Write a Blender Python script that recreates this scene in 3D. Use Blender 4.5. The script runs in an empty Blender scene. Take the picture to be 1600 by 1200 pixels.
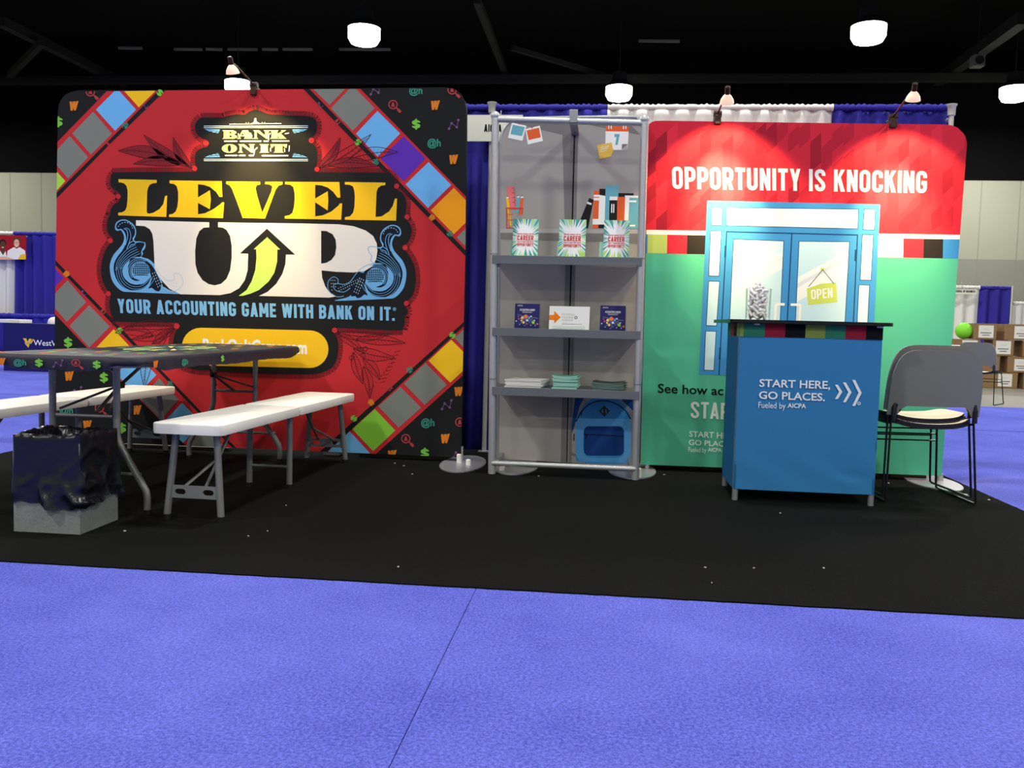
import bpy, bmesh, math, random
from math import sin, cos, pi, radians as R
from mathutils import Vector as V, Matrix, noise
from mathutils.geometry import tessellate_polygon

S = bpy.context.scene
COL = S.collection
random.seed(7)

# ------------------------------------------------------------------ camera, world, exposure
EYE, FPX, PITCH, ROLL, YAW = 0.924, 1385.19, 0.0684723, 0.0251285, 0.1021675

def cam_dir(x, y):
    """unit-depth viewing direction for image-plane offsets (right, up)"""
    xr = x * cos(ROLL) - y * sin(ROLL)
    yr = x * sin(ROLL) + y * cos(ROLL)
    return xr, yr

def world_vec(xr, fwd, yr):
    d = (xr, cos(PITCH) * fwd + sin(PITCH) * yr, -sin(PITCH) * fwd + cos(PITCH) * yr)
    return V((cos(YAW) * d[0] - sin(YAW) * d[1], sin(YAW) * d[0] + cos(YAW) * d[1], d[2]))

cam_data = bpy.data.cameras.new('camera')
cam = bpy.data.objects.new('camera', cam_data)
COL.objects.link(cam)
_r = world_vec(*(lambda a: (a[0], 0, a[1]))(cam_dir(1, 0)))
_u = world_vec(*(lambda a: (a[0], 0, a[1]))(cam_dir(0, 1)))
_f = world_vec(0, 1, 0)
_m = Matrix((_r, _u, -_f)).transposed().to_4x4()
_m.translation = V((0, 0, EYE))
cam.matrix_world = _m
cam_data.sensor_width = 36
cam_data.lens = FPX / 1600 * 36
cam_data.clip_end = 200
S.camera = cam

S.view_settings.view_transform = 'Standard'
S.view_settings.look = 'None'
S.view_settings.gamma = 1
S.view_settings.exposure = 0.0
S.view_settings.use_curve_mapping = False

world = bpy.data.worlds.new('hall_air')
S.world = world
world.use_nodes = True
world.node_tree.nodes['Background'].inputs[0].default_value = (0.93, 1.0, 0.98, 1)
world.node_tree.nodes['Background'].inputs[1].default_value = 0.34

HALL_LAMP_POWER = 405      # each high-bay lamp
CLIP_LAMP_POWER = 42       # each warm clip-on lamp

# ------------------------------------------------------------------ measuring the photograph
def ray(px, py):
    a = cam_dir((px - 800) / FPX, -(py - 600) / FPX)
    return world_vec(a[0], 1, a[1])
def floor_at(px, py, z=0.0):
    d = ray(px, py); t = (z - EYE) / d.z
    return V((d.x * t, d.y * t, z))
def wall_at(px, py, Y):
    d = ray(px, py); t = Y / d.y
    return V((d.x * t, Y, EYE + d.z * t))

# ------------------------------------------------------------------ materials
def lin(c):
    c /= 255.0
    return c / 12.92 if c <= 0.04045 else ((c + 0.055) / 1.055) ** 2.4
def rgb(r, g, b, k=1.0):
    return (min(lin(r) * k, .93), min(lin(g) * k, .93), min(lin(b) * k, .93), 1)
MATS = {}
def mat(name, col, rough=.6, metal=0.0, spec=.4, noise=0.0, nscale=40, bump=0.0, bscale=200, emit=None, estr=0, trans=0, ior=1.45, coat=0, sheen=0):
    m = bpy.data.materials.new(name)
    m.use_nodes = True
    nt = m.node_tree
    b = nt.nodes['Principled BSDF']
    b.inputs['Base Color'].default_value = col
    b.inputs['Roughness'].default_value = rough
    b.inputs['Metallic'].default_value = metal
    b.inputs['Specular IOR Level'].default_value = spec
    b.inputs['IOR'].default_value = ior
    if trans: b.inputs['Transmission Weight'].default_value = trans
    if coat: b.inputs['Coat Weight'].default_value = coat
    if sheen: b.inputs['Sheen Weight'].default_value = sheen
    if emit:
        b.inputs['Emission Color'].default_value = emit
        b.inputs['Emission Strength'].default_value = estr
    if noise or bump:
        tc = nt.nodes.new('ShaderNodeTexCoord')
    if noise:
        n = nt.nodes.new('ShaderNodeTexNoise')
        n.inputs['Scale'].default_value = nscale
        n.inputs['Detail'].default_value = 4
        nt.links.new(tc.outputs['Object'], n.inputs['Vector'])
        mx = nt.nodes.new('ShaderNodeMix'); mx.data_type = 'RGBA'
        mx.inputs[6].default_value = tuple(c * (1 - noise) for c in col[:3]) + (1,)
        mx.inputs[7].default_value = tuple(min(c * (1 + noise), 1) for c in col[:3]) + (1,)
        nt.links.new(n.outputs['Fac'], mx.inputs[0])
        nt.links.new(mx.outputs[2], b.inputs['Base Color'])
    if bump:
        n2 = nt.nodes.new('ShaderNodeTexNoise')
        n2.inputs['Scale'].default_value = bscale
        n2.inputs['Detail'].default_value = 3
        nt.links.new(tc.outputs['Object'], n2.inputs['Vector'])
        bp = nt.nodes.new('ShaderNodeBump')
        bp.inputs['Strength'].default_value = bump
        bp.inputs['Distance'].default_value = .01
        nt.links.new(n2.outputs['Fac'], bp.inputs['Height'])
        nt.links.new(bp.outputs['Normal'], b.inputs['Normal'])
    MATS[name] = m
    return m

INK = 1.25        # printed colours were read off the photo under the hall light
def ink(name, r, g, b):
    return mat('print_' + name, rgb(r, g, b, INK), rough=.75, spec=.15)
ink('red', 178, 42, 47); ink('red_dark', 140, 34, 40); ink('fringe', 70, 24, 30); ink('leaf', 128, 34, 42)
ink('black', 26, 27, 28); ink('grey', 114, 118, 110); ink('blue', 100, 165, 214); ink('purple', 84, 46, 158)
ink('orange', 238, 145, 28); ink('yellow', 226, 178, 32); ink('lime', 158, 200, 66); ink('green', 120, 180, 55)
ink('white', 208, 205, 200); ink('arrow', 178, 216, 98); ink('sky_text', 112, 168, 208); ink('navy', 14, 24, 40)
ink('orn_blue', 100, 158, 205); ink('pale_line', 165, 190, 205); ink('cream_green', 218, 222, 130)
ink('icon_orange', 200, 115, 35); ink('icon_green', 110, 178, 66); ink('icon_teal', 50, 128, 108); ink('icon_red', 158, 58, 58); ink('icon_purple', 104, 72, 112); ink('icon_grey', 96, 100, 92)
ink('crimson', 194, 43, 58); ink('crimson_a', 172, 38, 53); ink('crimson_b', 152, 34, 49); ink('crimson_c', 206, 48, 64)
for _m in ('crimson', 'crimson_a', 'crimson_b', 'crimson_c'): MATS['print_' + _m].node_tree.nodes['Principled BSDF'].inputs['Specular IOR Level'].default_value = .03
ink('mint', 74, 166, 137); ink('tile_lime', 168, 186, 96); ink('tile_red', 196, 40, 58); ink('tile_black', 34, 31, 32); ink('tile_blue', 52, 124, 184); ink('tile_glare', 226, 232, 214)  # last ink: tile beside the door, clip-lamp glare put into its colour
ink('door_blue', 58, 132, 192); ink('door_line', 24, 62, 104); ink('glass', 182, 212, 222); ink('glass_light', 218, 228, 230); ink('glass_mid', 196, 208, 214)
ink('sign_lime', 184, 200, 92); ink('off_white', 224, 224, 218); ink('text_black', 14, 20, 18); ink('mint_text', 208, 226, 214)
ink('shelf_grey', 148, 143, 138); ink('shelf_dark', 112, 109, 107); ink('shelf_line', 24, 24, 24); ink('shelf_light', 160, 156, 155)
ink('ph_teal', 98, 160, 172); ink('ph_orange', 212, 92, 48); ink('note', 214, 174, 74); ink('rose', 214, 108, 112); ink('bk_red', 196, 62, 54)
ink('pack_blue', 58, 134, 196); ink('pack_light', 84, 152, 208); ink('pack_dark', 22, 68, 128); ink('pack_deep', 20, 58, 120)
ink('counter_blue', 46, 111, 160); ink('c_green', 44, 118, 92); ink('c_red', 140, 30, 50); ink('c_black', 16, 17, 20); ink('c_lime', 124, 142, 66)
ink('logo_white', 206, 214, 220)
ink('cover_white', 226, 232, 222); ink('cover_teal', 74, 150, 140); ink('cover_mint', 150, 205, 178); ink('cover_lime', 160, 200, 110); ink('cover_red', 190, 62, 50)
ink('booklet_navy', 44, 42, 92); ink('dot_orange', 236, 112, 52); ink('dot_yellow', 226, 186, 92); ink('dot_green', 138, 196, 56); ink('dot_pale', 170, 200, 228); ink('dot_pink', 200, 70, 120)
ink('dark_text', 60, 60, 60); ink('pale_text', 190, 190, 186); ink('card_orange', 236, 122, 30)
ink('wv_gold', 222, 178, 40); ink('banner_red', 150, 24, 34); ink('skin_dark', 92, 58, 42); ink('skin_light', 214, 166, 136); ink('hair', 40, 26, 22); ink('shirt', 226, 220, 212); ink('hair_brown', 84, 54, 36)

def carpet_material(name, base, dark, fine, bump):
    m = bpy.data.materials.new(name); m.use_nodes = True
    nt = m.node_tree; b = nt.nodes['Principled BSDF']
    b.inputs['Roughness'].default_value = .95; b.inputs['Specular IOR Level'].default_value = .08
    tc = nt.nodes.new('ShaderNodeTexCoord')
    def noise(scale, detail=4, rough=.6):
        n = nt.nodes.new('ShaderNodeTexNoise')
        n.inputs['Scale'].default_value = scale; n.inputs['Detail'].default_value = detail; n.inputs['Roughness'].default_value = rough
        nt.links.new(tc.outputs['Object'], n.inputs['Vector']); return n
    def ramp(n, lo, hi):
        r = nt.nodes.new('ShaderNodeMapRange')
        r.inputs['From Min'].default_value = lo; r.inputs['From Max'].default_value = hi
        nt.links.new(n.outputs['Fac'], r.inputs['Value']); return r
    big = ramp(noise(1.1, 6, .65), .3, .7); pile = ramp(noise(fine, 3, .8), .38, .62)
    add = nt.nodes.new('ShaderNodeMath'); add.operation = 'MULTIPLY_ADD'
    nt.links.new(big.outputs[0], add.inputs[0]); add.inputs[1].default_value = .42
    sc = nt.nodes.new('ShaderNodeMath'); sc.operation = 'MULTIPLY'; sc.inputs[1].default_value = .6
    nt.links.new(pile.outputs[0], sc.inputs[0]); nt.links.new(sc.outputs[0], add.inputs[2])
    mx = nt.nodes.new('ShaderNodeMix'); mx.data_type = 'RGBA'
    mx.inputs[6].default_value = dark; mx.inputs[7].default_value = base
    nt.links.new(add.outputs[0], mx.inputs[0]); nt.links.new(mx.outputs[2], b.inputs['Base Color'])
    bp = nt.nodes.new('ShaderNodeBump'); bp.inputs['Strength'].default_value = bump; bp.inputs['Distance'].default_value = .012
    nt.links.new(pile.outputs[0], bp.inputs['Height']); nt.links.new(bp.outputs['Normal'], b.inputs['Normal'])
    MATS[name] = m
carpet_material('blue_pile', rgb(126, 134, 240), rgb(62, 70, 176), 115, .6)
carpet_material('black_pile', rgb(19, 20, 19), rgb(9, 10, 10), 110, .5)

mat('concrete', rgb(120, 117, 107), .5, noise=.12, nscale=2, bump=.05)
mat('wall_paint', rgb(164, 165, 146), .8, noise=.05, nscale=.6)
mat('wall_paint_low', rgb(140, 141, 130), .8, noise=.05, nscale=.6)
mat('ceiling_black', rgb(7, 7, 8), .9, spec=.1)
mat('truss_black', rgb(15, 15, 16), .8)
mat('pale_duct', rgb(96, 96, 92), .6)
mat('alu', rgb(190, 192, 192), .38, metal=.55)
mat('alu_matte', rgb(150, 153, 156), .45, metal=.6)
mat('steel_disc', rgb(176, 177, 186), .38, metal=.7, bump=.02, bscale=60)
mat('peg_white', rgb(226, 224, 216), .45)
mat('shelf_plastic', rgb(128, 132, 138), .4, noise=.05, nscale=6)
def clear(name, tint, gloss):
    m = bpy.data.materials.new(name); m.use_nodes = True; nt = m.node_tree
    out = nt.nodes['Material Output']; nt.nodes.remove(nt.nodes['Principled BSDF'])
    tr = nt.nodes.new('ShaderNodeBsdfTransparent'); tr.inputs[0].default_value = tint
    gl = nt.nodes.new('ShaderNodeBsdfGlossy'); gl.inputs['Roughness'].default_value = .05
    fr = nt.nodes.new('ShaderNodeLayerWeight'); fr.inputs['Blend'].default_value = gloss
    mx = nt.nodes.new('ShaderNodeMixShader')
    ml = nt.nodes.new('ShaderNodeMath'); ml.operation = 'MULTIPLY'; ml.inputs[1].default_value = .45
    nt.links.new(fr.outputs['Fresnel'], ml.inputs[0]); nt.links.new(ml.outputs[0], mx.inputs[0]); nt.links.new(tr.outputs[0], mx.inputs[1]); nt.links.new(gl.outputs[0], mx.inputs[2])
    nt.links.new(mx.outputs[0], out.inputs['Surface']); MATS[name] = m
clear('acrylic', (.9, .93, .93, 1), .12)
def see_through(name, amount):
    """let part of the light through a smoky plastic"""
    nt = MATS[name].node_tree; out = nt.nodes['Material Output']; p = nt.nodes['Principled BSDF']
    t = nt.nodes.new('ShaderNodeBsdfTransparent'); t.inputs[0].default_value = (.86, .88, .9, 1); mx = nt.nodes.new('ShaderNodeMixShader'); mx.inputs[0].default_value = amount
    nt.links.new(p.outputs[0], mx.inputs[1]); nt.links.new(t.outputs[0], mx.inputs[2]); nt.links.new(mx.outputs[0], out.inputs['Surface'])
see_through('shelf_plastic', .42)
clear('jar_glass', (.985, .99, .99, 1), .12)
mat('candy_white', rgb(243, 241, 235), .6)
mat('candy_wrap', rgb(206, 206, 204), .3)
mat('dark_steel', rgb(92, 95, 100), .42, metal=.5)
mat('leg_grey', rgb(126, 128, 124), .4, metal=.35)
mat('foot_black', rgb(16, 16, 17), .6)
mat('bench_white', rgb(240, 238, 230), .45, bump=.03, bscale=300)
mat('cover_fabric', rgb(34, 33, 46), .55, spec=.45, noise=.1, nscale=20)
mat('bin_bag', rgb(13, 13, 20), .26, spec=.6, bump=.22, bscale=22)
mat('bin_shell', rgb(124, 128, 126), .7, noise=.3, nscale=90, bump=.1, bscale=90)
mat('drape_blue', rgb(52, 48, 150), .75, spec=.2, noise=.1, nscale=30)
mat('drape_white', rgb(222, 220, 216), .75, spec=.2)
mat('pole_white', rgb(196, 196, 184), .4, metal=.2)
mat('sign_card', rgb(226, 226, 214), .6)
mat('chair_rim', rgb(165, 165, 160), .4)
mat('chair_plastic', rgb(122, 122, 114), .42, noise=.05, nscale=40)
mat('chair_edge', rgb(30, 31, 34), .4)
mat('chair_seat', rgb(220, 210, 194), .45)
mat('chair_rod', rgb(14, 14, 15), .3, metal=.2)
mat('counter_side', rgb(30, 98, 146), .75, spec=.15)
mat('counter_top', rgb(10, 12, 12), .25, spec=.5)
mat('lamp_bronze', rgb(58, 38, 30), .4, metal=.5)
mat('lamp_reflector', rgb(220, 200, 180), .3, emit=(1, .6, .4, 1), estr=.55)
mat('lamp_glow', (1, 1, 1, 1), emit=(1, .9, .78, 1), estr=14)
mat('bay_glow', (1, 1, 1, 1), emit=(1, 1, .86, 1), estr=16)
mat('bay_housing', rgb(30, 30, 30), .5)
mat('paper_white', rgb(224, 222, 214), .7)
mat('paper_teal', rgb(104, 172, 148), .6)
mat('paper_teal_edge', rgb(154, 208, 188), .6)
mat('paper_dark', rgb(40, 58, 54), .5)
mat('paper_dark_edge', rgb(92, 116, 104), .6)
mat('cardboard', rgb(140, 110, 74), .8, noise=.08, nscale=8)
mat('ball_green', rgb(126, 214, 50), .5)
mat('skirt_navy', rgb(28, 26, 96), .75, spec=.2)
mat('wood_strip', rgb(80, 70, 54), .7, noise=.25, nscale=14)
mat('book_pages', rgb(224, 222, 212), .8)
mat('scrap', rgb(190, 188, 182), .8)
for _m in ('bay_glow', 'lamp_glow', 'lamp_reflector'):
    MATS[_m].cycles.emission_sampling = 'NONE'

# ------------------------------------------------------------------ mesh builder
def frame(d):
    d = d.normalized()
    a = V((0, 0, 1)) if abs(d.z) < .9 else V((1, 0, 0))
    x = d.cross(a).normalized()
    return x, d.cross(x).normalized()

class M:
    def __init__(s): s.v, s.f, s.m, s.names = [], [], [], []
    def mi(s, n):
        if n not in s.names: s.names.append(n)
        return s.names.index(n)
    def add(s, vs, fs, m):
        o = len(s.v); k = s.mi(m)
        s.v += [V(v) for v in vs]
        s.f += [[o + i for i in f] for f in fs]
        s.m += [k] * len(fs)
        return s
    def box(s, a, b, m):
        x0, y0, z0 = a; x1, y1, z1 = b
        return s.add([(x0, y0, z0), (x1, y0, z0), (x1, y1, z0), (x0, y1, z0), (x0, y0, z1), (x1, y0, z1), (x1, y1, z1), (x0, y1, z1)],
                     [(0, 3, 2, 1), (4, 5, 6, 7), (0, 1, 5, 4), (1, 2, 6, 5), (2, 3, 7, 6), (3, 0, 4, 7)], m)
    def obox(s, c, ax, ay, az, m):
        """oriented box: centre and three half-axis vectors"""
        c, ax, ay, az = V(c), V(ax), V(ay), V(az)
        vs = [c + ax * i + ay * j + az * k for k in (-1, 1) for i, j in ((-1, -1), (1, -1), (1, 1), (-1, 1))]
        return s.add(vs, [(0, 3, 2, 1), (4, 5, 6, 7), (0, 1, 5, 4), (1, 2, 6, 5), (2, 3, 7, 6), (3, 0, 4, 7)], m)
    def tube(s, pts, r, m, n=10, closed=False, caps=True):
        pts = [V(p) for p in pts]; N = len(pts)
        rs = r if isinstance(r, (list, tuple)) else [r] * N
        vs, fs = [], []; xa = None
        for i, p in enumerate(pts):
            if closed: d = pts[(i + 1) % N] - pts[i - 1]
            else: d = pts[min(i + 1, N - 1)] - pts[max(i - 1, 0)]
            d = d.normalized()
            if xa is None: xa, _ = frame(d)
            xa = (xa - d * xa.dot(d)).normalized(); ya = d.cross(xa)
            for k in range(n):
                a = 2 * pi * k / n
                vs.append(p + (xa * cos(a) + ya * sin(a)) * rs[i])
        for i in range(N if closed else N - 1):
            j = (i + 1) % N
            for k in range(n):
                l = (k + 1) % n
                fs.append((i * n + k, i * n + l, j * n + l, j * n + k))
        if caps and not closed:
            fs.append(tuple(range(n - 1, -1, -1))); fs.append(tuple((N - 1) * n + k for k in range(n)))
        return s.add(vs, fs, m)
    def cyl(s, a, b, r, m, n=16, r2=None):
        return s.tube([a, b], [r, r if r2 is None else r2], m, n)
    def lathe(s, prof, c, m, n=24, axis=(0, 0, 1)):
        """profile of (radius, height) turned round an axis"""
        c = V(c); az = V(axis).normalized(); ax, ay = frame(az)
        vs, fs = [], []
        for r, h in prof:
            for k in range(n):
                a = 2 * pi * k / n
                vs.append(c + az * h + (ax * cos(a) + ay * sin(a)) * max(r, 1e-5))
        for i in range(len(prof) - 1):
            for k in range(n):
                l = (k + 1) % n
                fs.append((i * n + k, i * n + l, (i + 1) * n + l, (i + 1) * n + k))
        fs.append(tuple(range(n - 1, -1, -1))); fs.append(tuple((len(prof) - 1) * n + k for k in range(n)))
        return s.add(vs, fs, m)
    def sphere(s, c, r, m, n=16, sc=(1, 1, 1)):
        c = V(c); vs, fs = [], []; h = n // 2
        for i in range(h + 1):
            t = pi * i / h
            for k in range(n):
                a = 2 * pi * k / n
                vs.append(c + V((sin(t) * cos(a) * sc[0], sin(t) * sin(a) * sc[1], cos(t) * sc[2])) * r)
        for i in range(h):
            for k in range(n):
                l = (k + 1) % n
                fs.append((i * n + k, (i + 1) * n + k, (i + 1) * n + l, i * n + l))
        return s.add(vs, fs, m)
    def slab(s, loop, d, m, back=None):
        """solid between a planar loop of points and the same loop moved by d"""
        loop = [V(p) for p in loop]; n = len(loop); d = V(d)
        tri = [tuple(t) for t in tessellate_polygon([loop])]
        s.add(loop + [p + d for p in loop], [t for t in tri] + [tuple(i + n for i in reversed(t)) for t in tri] +
              [(i, (i + 1) % n, (i + 1) % n + n, i + n) for i in range(n)], m)
        return s
    def build(s, name, parent=None, loc=None, smooth=35, bevel=0, seg=2, solid=0, subsurf=0, recalc=True):
        me = bpy.data.meshes.new(name)
        me.from_pydata([tuple(v) for v in s.v], [], s.f)
        for n in s.names: me.materials.append(MATS[n])
        me.polygons.foreach_set('material_index', s.m)
        if recalc:
            bm = bmesh.new(); bm.from_mesh(me)
            bmesh.ops.recalc_face_normals(bm, faces=bm.faces)
            bm.to_mesh(me); bm.free()
        if smooth:
            me.polygons.foreach_set('use_smooth', [True] * len(me.polygons))
            me.set_sharp_from_angle(angle=R(smooth))
        me.update()
        o = bpy.data.objects.new(name, me); COL.objects.link(o)
        if loc is not None: o.location = loc
        if parent is not None: o.parent = parent
        if solid:
            q = o.modifiers.new('thickness', 'SOLIDIFY'); q.thickness = solid; q.offset = 0
        if bevel:
            q = o.modifiers.new('bevel', 'BEVEL'); q.width = bevel; q.segments = seg; q.limit_method = 'ANGLE'; q.angle_limit = R(40)
        if subsurf:
            q = o.modifiers.new('subd', 'SUBSURF'); q.levels = subsurf; q.render_levels = subsurf
        return o

def tag(o, label=None, cat=None, group=None, kind=None):
    if label: o['label'] = label
    if cat: o['category'] = cat
    if group: o['group'] = group
    if kind: o['kind'] = kind
    return o
def thing(name, loc, label, cat, group=None, rz=0):
    o = bpy.data.objects.new(name, None); COL.objects.link(o)
    o.empty_display_size = .1
    o.location = loc; o.rotation_euler = (0, 0, rz)
    return tag(o, label, cat, group)
def shifted(m, loc):
    """move a builder's points so that loc becomes its origin"""
    l = V(loc); m.v = [v - l for v in m.v]; return m
def copy_tree(o, parent=None):
    c = o.copy(); COL.objects.link(c)
    if parent is not None: c.parent = parent
    for ch in list(o.children): copy_tree(ch, c)
    return c

# ------------------------------------------------------------------ 2-D drawing for prints
def smooth(pts, n=6, closed=False):
    N = len(pts); out = []
    rng = range(N) if closed else range(N - 1)
    for i in rng:
        g = lambda k: pts[k % N] if closed else pts[min(max(k, 0), N - 1)]
        p0, p1, p2, p3 = g(i - 1), g(i), g(i + 1), g(i + 2)
        for j in range(n):
            t = j / n
            out.append(tuple(.5 * (2 * p1[a] + (p2[a] - p0[a]) * t + (2 * p0[a] - 5 * p1[a] + 4 * p2[a] - p3[a]) * t * t +
                             (3 * p1[a] - p0[a] - 3 * p2[a] + p3[a]) * t ** 3) for a in (0, 1)))
    if not closed: out.append(tuple(pts[-1]))
    return out
def crop(ox, oy, k):
    """trace read off an enlargement with origin (ox, oy) and scale k"""
    return lambda *pts: [(ox + p[0] * k, oy + p[1] * k) for p in pts]
def circle(cx, cy, r, n=20, ry=None):
    ry = ry or r
    return [(cx + r * cos(2 * pi * i / n), cy + ry * sin(2 * pi * i / n)) for i in range(n)]
def rrect(x0, y0, x1, y1, r, n=5):
    out = []
    for cx, cy, a0 in ((x1 - r, y0 + r, -90), (x1 - r, y1 - r, 0), (x0 + r, y1 - r, 90), (x0 + r, y0 + r, 180)):
        for i in range(n + 1):
            a = R(a0 + 90 * i / n); out.append((cx + r * cos(a), cy + r * sin(a)))
    return out
def area(p):
    return sum(p[i - 1][0] * p[i][1] - p[i][0] * p[i - 1][1] for i in range(len(p))) / 2
def clip_to(poly, conv):
    sg = 1 if area(conv) > 0 else -1
    out = list(poly)
    for i in range(len(conv)):
        a, b = conv[i - 1], conv[i]
        src, out = out, []
        if not src: break
        d = lambda p: sg * ((b[0] - a[0]) * (p[1] - a[1]) - (b[1] - a[1]) * (p[0] - a[0]))
        for j in range(len(src)):
            p, q = src[j - 1], src[j]; dp, dq = d(p), d(q)
            if (dp >= 0) != (dq >= 0):
                t = dp / (dp - dq); out.append((p[0] + (q[0] - p[0]) * t, p[1] + (q[1] - p[1]) * t))
            if dq >= 0: out.append(q)
    return out

LAYER = .0005
class Print:
    """printed graphic: flat faces laid over a surface; place(x, y) -> point, out = outward normal"""
    def __init__(s, place, out, mesh=None, clip=None, lay=LAYER):
        s.place, s.out, s.m, s.clip, s.lay = place, V(out), mesh or M(), clip, lay
        s.n = 0
    def p3(s, p, layer): return V(s.place(p[0], p[1])) + s.out * (s.lay * layer)
    def poly(s, pts, ink, layer=1, holes=(), clip=True):
        if s.clip and clip and not holes: pts = clip_to(pts, s.clip)
        if len(pts) < 3: return
        loops = [[V((a, b, 0)) for a, b in pts]] + [[V((a, b, 0)) for a, b in h] for h in holes]
        flat = [q for l in loops for q in l]
        tri = tessellate_polygon(loops)
        vs = [s.p3(q, layer) for q in flat]
        fs = []
        for t in tri:
            n = (vs[t[1]] - vs[t[0]]).cross(vs[t[2]] - vs[t[0]])
            if n.length < 1e-12: continue
            fs.append(tuple(t) if n.dot(s.out) > 0 else tuple(reversed(t)))
        s.m.add(vs, fs, 'print_' + ink)
    def inside(s, p):
        c = s.clip; sg = 1 if area(c) > 0 else -1
        return all(sg * ((c[i][0] - c[i - 1][0]) * (p[1] - c[i - 1][1]) - (c[i][1] - c[i - 1][1]) * (p[0] - c[i - 1][0])) >= 0 for i in range(len(c)))
    def faces2d(s, pts, faces, ink, layer):
        if s.clip and not all(s.inside(p) for p in pts):
            for f in faces: s.poly([pts[i] for i in f], ink, layer)
            return
        vs = [s.p3(p, layer) for p in pts]; fs = []
        for f in faces:
            n = (vs[f[1]] - vs[f[0]]).cross(vs[f[2]] - vs[f[0]])
            fs.append(list(f) if n.dot(s.out) > 0 else list(reversed(f)))
        s.m.add(vs, fs, 'print_' + ink)
    def stroke(s, pts, w, ink, layer=1, closed=False, taper=False):
        N = len(pts)
        if N < 2: return
        L, Rr = [], []
        for i, p in enumerate(pts):
            a = pts[i - 1] if (i or closed) else None
            b = pts[(i + 1) % N] if (i < N - 1 or closed) else None
            def nrm(u, v):
                dx, dy = v[0] - u[0], v[1] - u[1]; l = math.hypot(dx, dy) or 1e-9
                return (-dy / l, dx / l)
            if a is None: n = nrm(p, b); k = 1
            elif b is None: n = nrm(a, p); k = 1
            else:
                n1, n2 = nrm(a, p), nrm(p, b); n = (n1[0] + n2[0], n1[1] + n2[1])
                l = math.hypot(*n) or 1e-9; n = (n[0] / l, n[1] / l)
                k = min(1 / max(n[0] * n1[0] + n[1] * n1[1], .4), 2.5)
            h = w / 2 * k
            if taper: h *= max(.15, sin(pi * (i + .3) / (N - .4)))
            L.append((p[0] + n[0] * h, p[1] + n[1] * h)); Rr.append((p[0] - n[0] * h, p[1] - n[1] * h))
        fs = [(i, (i + 1) % N, N + (i + 1) % N, N + i) for i in range(N if closed else N - 1)]
        s.faces2d(L + Rr, fs, ink, layer)

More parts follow.
